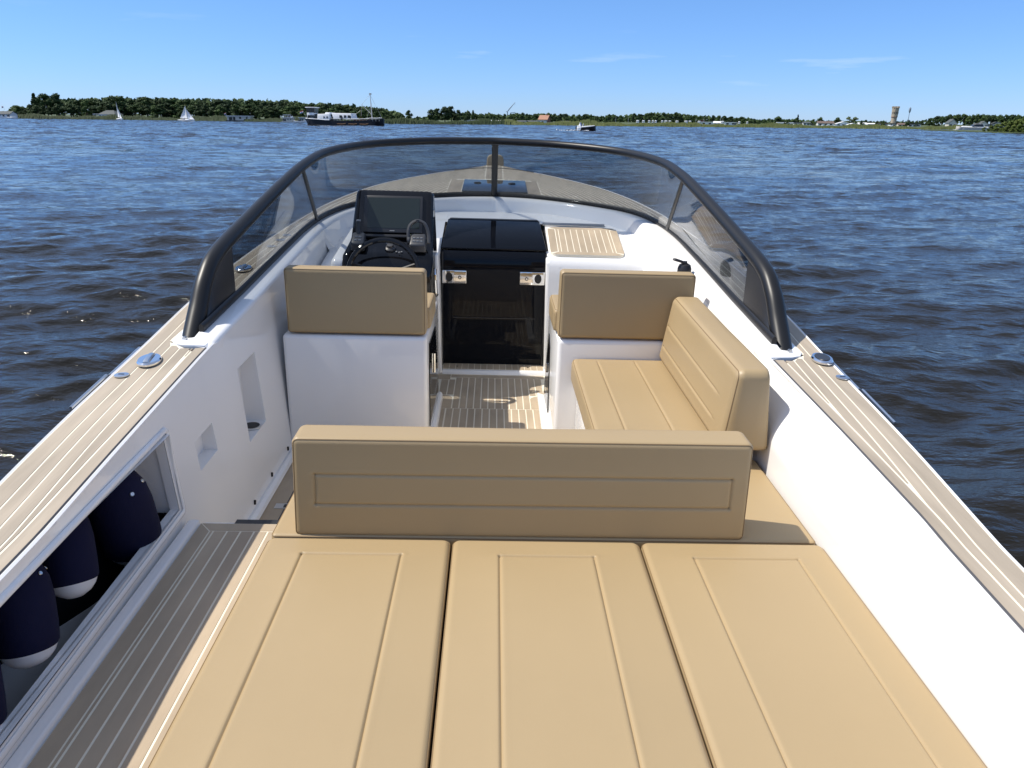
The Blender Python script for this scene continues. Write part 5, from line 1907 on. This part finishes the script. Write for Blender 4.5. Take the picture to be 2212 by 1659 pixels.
def houseboat(u0, u1, vtop, Y, lab, terrace=False):
    xa, xb = at_x(u0, Y), at_x(u1, Y)
    W = xb - xa
    H = float(at((u0 + u1) / 2, vtop, Y)[2])
    root = empty('houseboat', loc=(xa, Y, 0), label=lab, cat='houseboat')
    MB().box(-0.3, W + 0.8, 0, 4.5, -0.3, 0.42).build('float', M['hullblack'] if not terrace else M['cream'], root, angle=0)
    cab = MB().box(0.3, W - 0.3, 0.4, 4.2, 0.42, H * (0.9 if not terrace else 0.55)).build('wall', M['cream'], root, angle=0)
    MB().box(-0.1, W, 0.0, 4.6, H * (0.9 if not terrace else 0.55), H * (1.0 if not terrace else 0.62)).build('roof', M['white'], root, angle=0)
    zt_ = H * (0.9 if not terrace else 0.55)
    for a, b_ in ((0.10, 0.24), (0.27, 0.36), (0.52, 0.60), (0.80, 0.86)):
        f_ = MB().box(W * a, W * b_, 0.36, 0.41, 0.42 + (zt_ - 0.42) * (0.05 if a < 0.3 else 0.4), 0.42 + (zt_ - 0.42) * 0.82).build('window', M['window'], root, angle=0)
    if terrace:
        for k in range(5):
            MB().box(W * (0.15 + 0.17 * k), W * (0.15 + 0.17 * k) + 0.07, 0.4, 0.47, H * 0.62, H).build('rail_post', M['white'], root, angle=0)
        MB().box(W * 0.12, W * 0.88, 0.4, 0.48, H * 0.95, H).build('hand_rail', M['white'], root, angle=0)
        MB().box(W * 0.45, W * 0.86, 1.2, 3.8, H * 0.62, H * 0.9).build('roof_cabin', M['window'], root, angle=0)
    return root


hb = houseboat(488, 541, 250, 342, 'long flat roofed cream houseboat between sailing boat and barge')
flag(hb, 0.3, 0.3, 2.1, h=1.4, w=0.7)
houseboat(608, 631, 247.5, 318, 'small houseboat with railed roof terrace left of the barge', terrace=True)
houseboat(644, 672, 254, 310, 'low white houseboat with deep roof half hidden behind the barge stern')
o = empty('motor_cruiser', loc=(at_x(634, 303), 303, 0), label='small white open boat moored left of the barge stern', cat='boat')
hull_mb(5.0, 1.9, 0.6, 0.4).build('hull', M['white'], o, angle=40)
MB().hexa([(1.6, -0.6, 0.6), (3.4, -0.6, 0.6), (3.4, 0.6, 0.6), (1.6, 0.6, 0.6), (1.9, -0.5, 1.2), (2.8, -0.5, 1.2), (2.8, 0.5, 1.2), (1.9, 0.5, 1.2)]).build('windscreen', M['window'], o, bevel=0.03)
flag(o, 0.2, 0, 0.6, h=1.9, w=0.8, cols=('white', 'white', 'white'))


# the barge
def barge():
    Y = 219.0
    xs_, xb = at_x(659, Y), at_x(832, Y)
    Lb = (xb - xs_) * 1.02
    root = empty('barge', loc=(xs_, Y + 2.0, 0), rz=math.radians(-11), label='black hulled barge with white deckhouses, wheelhouse and tall grey mast', cat='barge')
    px = lambda u: (u - 659) / 173.0 * Lb
    zz = lambda v: float(at(740, v, Y)[2])
    # hull: stern (left) to bow (right) with dropping waist
    G = []
    for t in np.linspace(0, 1, 32):
        w = 2.3 * (0.35 + 0.65 * math.sin(math.pi / 2 * min(1, t / 0.12))) * (1 - max(0, (t - 0.88) / 0.12) ** 2.5 * 0.85)
        zt_ = np.interp(t, [0, 0.06, 0.30, 0.40, 0.75, 0.9, 1.0], [zz(256.5), zz(256.8), zz(259.5), zz(261), zz(260.5), zz(257.5), zz(255.5)])
        off = -0.4 if t < 0.01 else 0
        zl = 1.25 * max(0, 1 - t / 0.05)     # overhanging counter stern
        G.append([(t * Lb, -w * 0.8, -0.3 + zl), (t * Lb, -w, 0.1 + zl * 0.8), (t * Lb, -w, zt_), (t * Lb, -w * 0.94, zt_ + 0.03), (t * Lb, w * 0.94, zt_ + 0.03), (t * Lb, w, zt_), (t * Lb, w, 0.1 + zl * 0.8), (t * Lb, w * 0.8, -0.3 + zl)])
    mb = MB().grid(G)
    mb.add(G[0], [tuple(range(8))]); mb.add(G[-1], [tuple(range(7, -1, -1))])
    mb.build('hull', M['hullblack'], root, angle=40)
    # white rubbing strake on the aft quarter and along the bow
    pts = [(t * Lb, -2.34 * (0.35 + 0.65 * math.sin(math.pi / 2 * min(1, t / 0.12))) - 0.02, np.interp(t, [0, 0.06, 0.30], [zz(256.5), zz(256.8), zz(259.5)])) for t in np.linspace(0, 0.34, 14)]
    MB().tube(pts, 0.10, 6).build('strake', M['white'], root)
    pts = [(t * Lb, -2.33, np.interp(t, [0.55, 0.75, 0.9], [zz(257.5), zz(256.5), zz(254)])) for t in np.linspace(0.55, 0.90, 8)]
    MB().tube(pts, 0.07, 6).build('strake', M['white'], root)
    MB().box(0.35, 0.75, -0.2, 0.2, -0.3, 1.3).build('rudder', M['white'], root, angle=0)
    MB().tube([(0.2, -0.15, 0.0), (0.5, -0.25, 0.75), (0.9, -0.4, 1.0)], 0.16, 6).build('rudder_stock', M['hullblack'], root)
    # wheelhouse
    wh = MB().box(px(664), px(680), -1.3, 1.3, zz(257), zz(244)).build('wheelhouse', M['white'], root, bevel=0.05)
    MB().box(px(662), px(684), -1.55, 1.55, zz(233.8), zz(232)).build('wheelhouse_roof', M['white'], root, bevel=0.05)
    win = MB().box(px(664.5), px(681.5), -1.28, 1.28, zz(244), zz(233.8)).build('wheelhouse_glazing', M['window'], root, angle=0)
    for k in range(5):
        xx = px(664.5 + k * 4.2)
        MB().box(xx - 0.06, xx + 0.06, -1.31, -1.27, zz(244), zz(233.8)).build('window_post', M['wood'], win, angle=0)
    MB().box(px(666), px(680), -1.42, -1.33, zz(249.5), zz(255)).build('dark_panel', M['window'], wh, angle=0)
    # cabin aft
    c1 = MB().hexa([(px(689), -1.9, zz(258.5)), (px(718), -1.9, zz(259.5)), (px(718), 1.9, zz(259.5)), (px(689), 1.9, zz(258.5)), (px(690), -1.8, zz(247)), (px(717), -1.8, zz(246)), (px(717), 1.8, zz(246)), (px(690), 1.8, zz(247))]).build('aft_cabin', M['white'], root, bevel=0.08)
    MB().box(px(683), px(689), -1.6, 1.6, zz(257), zz(247)).build('companionway', M['window'], root, angle=0)
    for a in (704.6, 711.5):
        MB().box(px(a) - 0.18, px(a) + 0.18, -1.93, -1.80, zz(256.0), zz(252)).build('window', M['window'], c1, angle=0)
    c2 = MB().hexa([(px(704), -1.75, zz(255)), (px(721), -1.75, zz(255)), (px(721), 1.75, zz(255)), (px(704), 1.75, zz(255)), (px(707), -1.6, zz(243.3)), (px(717), -1.6, zz(243.0)), (px(719), 1.6, zz(244)), (px(707), 1.6, zz(243.3))]).build('skylight_house', M['white'], root, bevel=0.08)
    MB().box(px(700), px(701.5), -1.2, -1.0, zz(250), zz(244)).build('vent_pipe', M['hullblack'], root, angle=0)
    # main deckhouse with three square windows
    c3 = MB().hexa([(px(726), -2.0, zz(258)), (px(768), -2.0, zz(257)), (px(768), 2.0, zz(257)), (px(726), 2.0, zz(258)), (px(722), -1.8, zz(244.5)), (px(765), -1.8, zz(244.8)), (px(765), 1.8, zz(244.8)), (px(722), 1.8, zz(244.5))]).build('deckhouse', M['white'], root, bevel=0.08)
    for a in (742, 752, 760.5):
        MB().box(px(a) - 0.30, px(a) + 0.30, -2.05, -1.85, zz(254.5), zz(249)).build('window', M['window'], c3, angle=0)
    MB().box(px(719), px(726), -1.7, 1.7, zz(259), zz(247)).build('passage', M['window'], root, angle=0)
    # fore deck: rails, hatch boards, spars, fenders
    MB().box(px(769), px(802), -1.6, 1.6, zz(261), zz(257.4)).build('hold_hatch', M['wood'], root, angle=0)
    for k, a in enumerate(np.linspace(728, 828, 15)):
        MB().box(px(a) - 0.035, px(a) + 0.035, -2.3, -2.23, zz(261), zz(256.2)).build('stanchion', M['mast'], root, angle=0)
    MB().tube([(px(720), -2.27, zz(256.5)), (px(826), -2.1, zz(256))], 0.03, 5).build('guard_wire', M['mast'], root)
    MB().tube([(px(800), -1.2, zz(255)), (px(829), -0.4, zz(254))], 0.09, 6).build('bowsprit', M['white'], root)
    for a in (735, 760, 785):
        MB().tube([(px(a), -2.42, zz(267.5)), (px(a + 12), -2.42, zz(268)), (px(a + 19), -2.42, zz(266.8))], 0.11, 6).build('rope_fender', M['wood'], root)
    # mast, derrick and rigging
    mx_ = px(806)
    MB().tube([(mx_, 0, 1.0), (mx_ - 0.25, 0, zz(203))], [0.16, 0.08], 8).build('mast', M['mast'], root)
    MB().box(mx_ - 0.5, mx_ + 0.1, -0.15, 0.15, zz(204.5), zz(201)).build('masthead', M['mast'], root, angle=0)
    MB().tube([(mx_ - 0.05, 0, zz(247)), (px(784.5), 0, zz(225.5))], [0.09, 0.07], 6).build('derrick', M['mast'], root)
    ms = px(783.5)
    MB().tube([(ms, -0.6, zz(261)), (ms, -0.6, zz(233))], 0.05, 6).build('second_mast', M['wood'], root)
    MB().tube([(px(808), -2.2, zz(268)), (px(808), -2.2, zz(252))], 0.09, 6).build('spud_pole', M['wood'], root)
    rg = MB()
    for a, b_ in (((mx_ - 0.25, 0, zz(204)), (px(784.5), 0, zz(225.5))), ((px(784.5), 0, zz(225.5)), (ms, -0.4, zz(250))), ((mx_ - 0.25, 0, zz(204)), (px(828), 0, zz(255))), ((ms, -0.6, zz(238)), (px(765), -1, zz(252))), ((mx_, 0, zz(222)), (px(812), -1.8, zz(256))), ((mx_, 0, zz(222)), (px(799), -1.8, zz(257)))):
        rg.tube([a, b_], 0.025, 4)
    rg.build('rigging', M['mast'], root)
    MB().tube([(px(738), 0, zz(244)), (px(738), 0, zz(241))], 0.1, 6).build('stove_pipe', M['hullblack'], root)
    flag(root, -0.1, 0, zz(256), h=2.0, w=0.9, lean=0.5)
    for (a, y_) in ((668, -1.75), (745, -2.1), (764, -1.9)):
        MB().lathe([(0.12, 0), (0.2, 0.3), (0.2, 0.75), (0.07, 0.85), (0.11, 0.92), (0.1, 1.08), (0, 1.12)], 8, o=(px(a), y_, zz(259))).build('deck_gear', M['satin'], root)
    return root


barge()


# running motor boat
def launch():
    Y = 163.0
    x0, x1 = at_x(1246, Y), at_x(1288, Y)
    Lm = x1 - x0
    root = empty('speedboat', loc=(x0, Y, 0.02), label='small black hulled open motor boat with white foredeck crossing the open water', cat='boat')
    root.rotation_euler = (0, math.radians(-2.5), 0)
    hull_mb(Lm, 1.8, 0.62, 0.22, 0.0, 0.85).build('hull', M['hullblack'], root, angle=40)
    MB().hexa([(0.0, -0.86, 0.1), (0.75, -0.92, 0.1), (0.75, 0.92, 0.1), (0.0, 0.86, 0.1), (0.05, -0.80, 0.66), (1.0, -0.92, 0.70), (1.0, 0.92, 0.70), (0.05, 0.80, 0.66)]).build('stern_quarter', M['white'], root, bevel=0.05)
    MB().hexa([(1.1, -0.82, 0.60), (Lm * 0.95, -0.12, 0.80), (Lm * 0.95, 0.12, 0.80), (1.1, 0.82, 0.60), (1.15, -0.7, 0.84), (Lm * 0.93, -0.08, 0.92), (Lm * 0.93, 0.08, 0.92), (1.15, 0.7, 0.84)]).build('foredeck', M['white'], root, bevel=0.04)
    MB().hexa([(1.25, -0.6, 0.75), (1.5, -0.6, 0.8), (1.5, 0.6, 0.8), (1.25, 0.6, 0.75), (1.45, -0.5, 1.30), (1.50, -0.5, 1.30), (1.50, 0.5, 1.30), (1.45, 0.5, 1.30)]).build('windscreen', M['glass'], root, angle=0)
    MB().tube([(1.25, -0.6, 0.78), (1.47, -0.52, 1.32), (1.47, 0.52, 1.32), (1.25, 0.6, 0.78)], 0.03, 5).build('screen_frame', M['mast'], root)
    MB().box(0.25, 0.95, -0.6, 0.6, 0.66, 1.0).build('seat', M['white'], root, bevel=0.05)
    for xx, yy in ((0.7, -0.3), (0.95, 0.3)):
        cr_ = MB().lathe([(0.16, 0.75), (0.2, 0.95), (0.2, 1.2), (0.06, 1.3), (0.11, 1.36), (0.11, 1.5), (0, 1.56)], 10, o=(xx, yy, 0)).build('crew', M['white'] if xx < 0.8 else M['blue'], root)
    MB().box(-0.18, 0.02, -0.2, 0.2, 0.1, 0.85).build('outboard', M['hullblack'], root, bevel=0.04)
    # wake
    g2 = np.random.default_rng(3)
    P = np.stack([x0 - np.abs(g2.normal(0, 1.2, 160)) - 0.1, Y + g2.normal(0, 0.5, 160), 0.05 + np.abs(g2.normal(0, 0.05, 160))], 1)
    P2 = np.stack([x0 + g2.uniform(0, Lm * 0.6, 60), Y - 0.95 + g2.normal(0, 0.1, 60), 0.05 + np.abs(g2.normal(0, 0.04, 60))], 1)
    V, F = leaf_quads(np.vstack([P, P2]), np.tile([0, 0, 1.0], (220, 1)), 0.10, g2)
    tag(MB().add(V, F).build('wake_foam', M['foam'], angle=0), label='white wake foam behind the small motor boat', cat='foam', kind='stuff')


launch()

# white motor cruiser before the right hand wood
Y = 322.0
x0, x1 = at_x(2136, Y), at_x(2066, Y)
o = empty('motor_cruiser', loc=(x0, Y, 0), rz=math.pi, label='long white motor cruiser with low cabin moving before the right hand wood', cat='motor cruiser')
Lm = x0 - x1
hull_mb(Lm, 3.2, 1.05, 0.55, 0.0, 0.85).build('hull', M['cream'], o, angle=40)
MB().hexa([(Lm * 0.05, -1.4, 1.05), (Lm * 0.86, -0.6, 1.3), (Lm * 0.86, 0.6, 1.3), (Lm * 0.05, 1.4, 1.05), (Lm * 0.06, -1.3, 1.5), (Lm * 0.80, -0.5, 1.62), (Lm * 0.80, 0.5, 1.62), (Lm * 0.06, 1.3, 1.5)]).build('deck', M['white'], o, bevel=0.06)
cb = MB().hexa([(Lm * 0.20, -1.2, 1.5), (Lm * 0.55, -1.1, 1.55), (Lm * 0.55, 1.1, 1.55), (Lm * 0.20, 1.2, 1.5), (Lm * 0.24, -1.1, 2.45), (Lm * 0.42, -1.0, 2.45), (Lm * 0.42, 1.0, 2.45), (Lm * 0.24, 1.1, 2.45)]).build('cabin', M['window'], o, bevel=0.05)
MB().box(Lm * 0.20, Lm * 0.45, -1.15, 1.15, 2.45, 2.55).build('cabin_roof', M['white'], cb, bevel=0.03)
MB().tube([(Lm * 0.55, -1.0, 1.6), (Lm * 0.97, -0.1, 2.1)], 0.03, 5).build('bow_rail', M['steel'], o)
g2 = np.random.default_rng(4)
V, F = leaf_quads(np.stack([x1 - np.abs(g2.normal(0, 0.6, 40)), Y + g2.normal(0, 0.6, 40), np.full(40, 0.1)], 1), np.tile([0, 0, 1.0], (40, 1)), 0.18, g2)
tag(MB().add(V, F).build('bow_wave', M['foam'], angle=0), label='small white bow wave of the white motor cruiser', cat='foam', kind='stuff')

# marina sheds, white covers and boats between barge and orange roof
for k, (u0, u1, vt, vb, dY, wm, rm, rf, lab) in enumerate((
        (1002, 1022, 259.5, 265.5, 50, 'white', 'greyroof', 'front', 'low grey roofed shed with white gable right of the dark clump'),
        (1024, 1046, 261.5, 266.5, 45, 'white', 'white', 'flat', 'flat white boat cover in the marina'),
        (1048, 1066, 259.0, 265.5, 50, 'window', 'white', 'front', 'dark boat shed with white edged gable roof'),
        (1068, 1088, 261.8, 266.5, 42, 'white', 'white', 'gable', 'long low white shed beside the grey hut'),
        (1089, 1104, 257.8, 264.5, 60, 'cream', 'greyroof', 'gable', 'cream hut with grey roof in front of the crane'),
        (1116, 1134, 262.6, 267.5, 40, 'white', 'greyroof', 'gable', 'white cabin with grey roof right of the cream hut'),
        (1136, 1158, 261.5, 267, 46, 'cream', 'greyroof', 'gable', 'grey roofed chalet left of the orange roof'),
        (1160, 1176, 263.8, 268, 30, 'white', 'white', 'flat', 'flat white kiosk with dark windows below the orange roof'),
        (1212, 1230, 263.5, 268, 50, 'cream', 'greyroof', 'gable', 'small cream chalet right of the orange roof'),
        (1514, 1540, 263.2, 268.5, 48, 'white', 'white', 'flat', 'long white pavilion among the caravans'),
        (1566, 1590, 264.0, 269.5, 44, 'white', 'white', 'flat', 'long flat white mobile home at the end of the caravans'),
        (1542, 1556, 262.0, 266.0, 70, 'white', 'white', 'gable', 'white cabin half hidden behind the caravans'))):
    building(u0, u1, vt, vb, shore_y(u0) + dY, 'shed' if k < 4 else 'cabin', lab, 'shed' if k < 4 else 'cabin', wallm=wm, roofm=rm, roof=rf, depth=5, windows=2 if wm != 'window' else 0, zb=0.6, door=k % 2 == 0)
building(1163, 1182, 248.4, 264, shore_y(1175) + 62, 'house', 'house with large orange tiled roof behind the marina', 'house', wallm='brick', roofm='orange', roof='gable', depth=7, windows=2, eave=0.42, zb=0.7, rz=math.radians(-16), chimney=True)
building(1512, 1522, 257.5, 266, shore_y(1515) + 80, 'house', 'small brick gabled house among the caravans', 'house', wallm='brick', roofm='brownroof', roof='front', depth=7, windows=2, eave=0.6, zb=0.7)


def caravan(u0, u1, vt, Y, lab, grp):
    xa, xb = at_x(u0, Y), at_x(u1, Y)
    W = xb - xa
    H = min(2.7, max(1.7, float(at((u0 + u1) / 2, vt, Y)[2]) - 0.7))
    root = empty('caravan', loc=(xa, Y, 1.05), label=lab, cat='caravan', group=grp)
    root.scale = (0.95, 0.8, 0.85)
    root.rotation_euler = (0, 0, math.radians(-18))
    MB().hexa([(0, 0, 0.35), (W, 0, 0.35), (W, 2, 0.35), (0, 2, 0.35), (W * 0.07, 0.05, H), (W * 0.95, 0.05, H), (W * 0.95, 1.95, H), (W * 0.07, 1.95, H)]).build('body', M['white'], root, bevel=0.10)
    for a, b_ in ((0.15, 0.40), (0.62, 0.86)):
        MB().box(W * a, W * b_, -0.03, 0.03, H * 0.55, H * 0.8).build('window', M['window'], root, angle=0)
    MB().lathe([(0.3, -0.08), (0.3, 0.08)], 10, mat=Matrix.Translation((W * 0.5, 0.1, 0.28)) @ Matrix.Rotation(math.pi / 2, 4, 'X')).build('wheel', M['hullblack'], root)
    return root


cu = [1374, 1387, 1400, 1408, 1414, 1428, 1435, 1444, 1459, 1478, 1488, 1507, 1557, 1594, 1612]
for k, u in enumerate(cu):
    w_ = (6, 5, 4, 3.5, 4, 4, 6, 5, 6, 7, 5, 6, 7, 5, 4)[k]
    caravan(u, u + w_, 264.6 + (u - 1374) * 0.011 + random.uniform(-0.4, 0.4), shore_y(u) + random.uniform(30, 48), 'white caravan in the row behind the reeds under the dark trees', 'caravans on the camping field')
for k, (u, v) in enumerate(((1330, 253), (1357, 253), (1561, 255), (1556, 250), (1520, 253), (1503, 255))):
    Yp = shore_y(u) + 55
    o = empty('mast', loc=(at_x(u, Yp), Yp, 0.6), label='thin bare mast of a moored boat standing above the caravan trees', cat='mast', group='thin masts above the caravans')
    H = float(at(u, v, Yp)[2]) - 0.6
    MB().tube([(0, 0, 0), (0, 0, H)], [0.07, 0.04], 6).build('pole', M['mast'], o)
    MB().tube([(-0.45, 0, H * 0.62), (0.45, 0, H * 0.62)], 0.03, 5).build('spreader', M['mast'], o)

# white cabins and houses of the right hand village
for k, (u0, u1, vt, vb, dY, wm, rm, rf, nm, lab) in enumerate((
        (1666, 1680, 266.5, 271, 40, 'cream', 'greyroof', 'front', 'cabin', 'small cream cabin at the left of the right hand village'),
        (1680, 1692, 264.0, 269, 70, 'white', 'white', 'flat', 'cabin', 'white flat cabin left of the thin conifer'),
        (1700, 1712, 264.5, 269, 70, 'white', 'white', 'flat', 'cabin', 'white flat cabin just left below the thin conifer'),
        (1717, 1732, 264.2, 269, 72, 'white', 'greyroof', 'flat', 'cabin', 'white cabin with dark base right under the thin conifer'),
        (1736, 1756, 263.0, 270, 66, 'white', 'greyroof', 'gable', 'cabin', 'grey roofed cabin left of the big round tree'),
        (1768, 1800, 261.5, 272, 60, 'white', 'brownroof', 'gable', 'house', 'long house with brown roof and white balcony wall'),
        (1808, 1836, 262.5, 272.5, 56, 'white', 'white', 'front', 'house', 'white house with broad gable and dark glazed front'),
        (1834, 1852, 266.0, 272.5, 46, 'white', 'white', 'front', 'house', 'smaller white gabled house right of the broad gable'),
        (1856, 1872, 264.8, 272, 60, 'white', 'white', 'gable', 'house', 'white bungalow with white roof right of the gables'),
        (1876, 1890, 265.8, 272, 62, 'cream', 'white', 'gable', 'cabin', 'cream cabin with pale roof left of the water tower'),
        (1896, 1916, 265.4, 272, 66, 'cream', 'brownroof', 'flat', 'cabin', 'brown and cream cabin below the water tower'),
        (1924, 1934, 266.0, 272, 70, 'white', 'greyroof', 'flat', 'cabin', 'narrow white cabin right below the water tower'),
        (1942, 1956, 265.5, 273, 64, 'cream', 'brownroof', 'gable', 'house', 'pinkish house left of the tall light mast'),
        (1964, 1988, 267.0, 274, 60, 'white', 'greyroof', 'flat', 'cabin', 'long pale flat cabin right of the tall light mast'),
        (2050, 2066, 257.0, 272, 34, 'cream', 'greyroof', 'front', 'house', 'tall pale house with rounded gable above the white cruiser'),
        (2118, 2134, 261.5, 275, 70, 'cream', 'greyroof', 'front', 'house', 'grey house with white edged gable right of the white cruiser'),
        (2144, 2168, 263.0, 275, 70, 'cream', 'greyroof', 'front', 'house', 'grey house with steep white edged gable above the willow point'))):
    building(u0, u1, vt, vb, shore_y(u0) + dY, nm, lab, nm, wallm=wm, roofm=rm, roof=rf, depth=6, windows=2 if u1 - u0 < 20 else 3, zb=0.8, door=k % 3 == 0, eave=None if nm == 'house' else 0.72)
for k, (u, v) in enumerate(((1776, 271), (1791, 271), (1912, 272), (2112, 275))):
    Yp = shore_y(u) + 20
    o = empty('rowing_boat', loc=(at_x(u, Yp), Yp, 0.75), label=['upturned white boat on the grass below the big round tree', 'second white boat on the grass below the brown roofed house', 'white boat on the grass below the water tower', 'white boat bow at the foot of the willow point'][k], cat='boat')
    hull_mb(3.6, 1.3, 0.5, 0.3).build('hull', M['white'], o, angle=40)
    MB().box(1.0, 1.5, -0.5, 0.5, 0.4, 0.52).build('thwart', M['wood'], o, angle=0)

# water tower
Yt = 520.0
xt = at_x(1929, Yt)
zt_ = float(at(1929, 233, Yt)[2]); px_m = 1.0 / scale_at(Yt)
R = 5.9 * px_m
o = empty('water_tower', loc=(xt, Yt, 0.5), label='tan stone water tower with wider crown above the village', cat='tower')
MB().lathe([(R * 1.0, 0), (R * 0.95, zt_ * 0.45), (R * 0.96, zt_ * 0.50)], 12).build('shaft', M['stone'], o, angle=20)
MB().lathe([(R * 1.07, zt_ * 0.50), (R * 1.16, zt_ * 0.90), (R * 1.22, zt_ * 0.96)], 12).build('tank', M['stone'], o, angle=20)
MB().lathe([(R * 1.12, zt_ * 0.485), (R * 1.12, zt_ * 0.515)], 12).build('cornice', M['brick'], o, angle=20)
for k in range(10):
    a = k * 2 * math.pi / 10
    MB().box(-0.35, 0.35, -0.35, 0.35, 0, 1.0).build('merlon', M['stone'], o, angle=0).matrix_local = Matrix.Translation((R * 1.1 * math.cos(a), R * 1.1 * math.sin(a), zt_ * 0.955)) @ Matrix.Rotation(a, 4, 'Z')
for k in range(5):
    a = -math.pi / 2 + (k - 2) * 0.55
    MB().box(-0.02, 0.05, -0.25, 0.25, 0, zt_ * 0.10).build('slit_window', M['window'], o, angle=0).matrix_local = Matrix.Translation((R * 1.12 * math.cos(a), R * 1.12 * math.sin(a), zt_ * 0.66)) @ Matrix.Rotation(a, 4, 'Z')

# tall light mast with bulb head
Yt = 455.0
o = empty('light_mast', loc=(at_x(1960, Yt), Yt, 0.5), label='tall thin grey mast with bulb shaped head right of the water tower', cat='mast')
H = float(at(1962, 232, Yt)[2]) - 0.5
MB().tube([(0, 0, 0), (0, 0, H * 0.8)], [0.22, 0.14], 8).build('pole', M['crane'], o)
MB().lathe([(0.2, H * 0.72), (0.55, H * 0.80), (0.62, H * 0.93), (0.3, H)], 12).build('head', M['crane'], o)

# building crane far behind
Yt = 620.0
x0 = at_x(1096, Yt)
o = empty('crane', loc=(x0, Yt, 0), label='grey luffing building crane above the marina trees', cat='crane')
zc = lambda v: float(at(1100, v, Yt)[2])
MB().tube([(0, 0, 0), (0, 0, zc(240.5))], 0.35, 4).build('tower', M['crane'], o)
xj = at_x(1112, Yt) - x0
jib = MB()
A = np.array([0.0, 0, zc(242)]); B_ = np.array([xj, 0, zc(221)])
for dz in (0.0, 0.9):
    jib.tube([A + (0, 0, dz), B_], 0.16, 4)
for t in np.linspace(0.05, 0.9, 9):
    jib.tube([A + (B_ - A) * t, A + (B_ - A) * (t + 0.05) + (0, 0, 0.9 * (1 - t))], 0.09, 4)
jib.build('jib', M['crane'], o)
MB().tube([(-1.2, 0, zc(241.2)), (0, 0, zc(241.0))], 0.22, 4).build('counter_jib', M['crane'], o)
MB().tube([B_, B_ - (0.1, 0, 2.0)], 0.08, 4).build('hook_line', M['crane'], o)
o2 = empty('crane', loc=(at_x(1104, Yt), Yt, 0), label='lower flat grey crane arm just right of the luffing crane', cat='crane')
MB().tube([(0, 0, 0), (0, 0, zc(243.5))], 0.25, 4).build('tower', M['crane'], o2)
MB().tube([(-0.6, 0, zc(243.6)), (at_x(1113, Yt) - at_x(1104, Yt), 0, zc(242.8))], 0.2, 4).build('jib', M['crane'], o2)
for ob_, vis in ((None, None),):
    pass
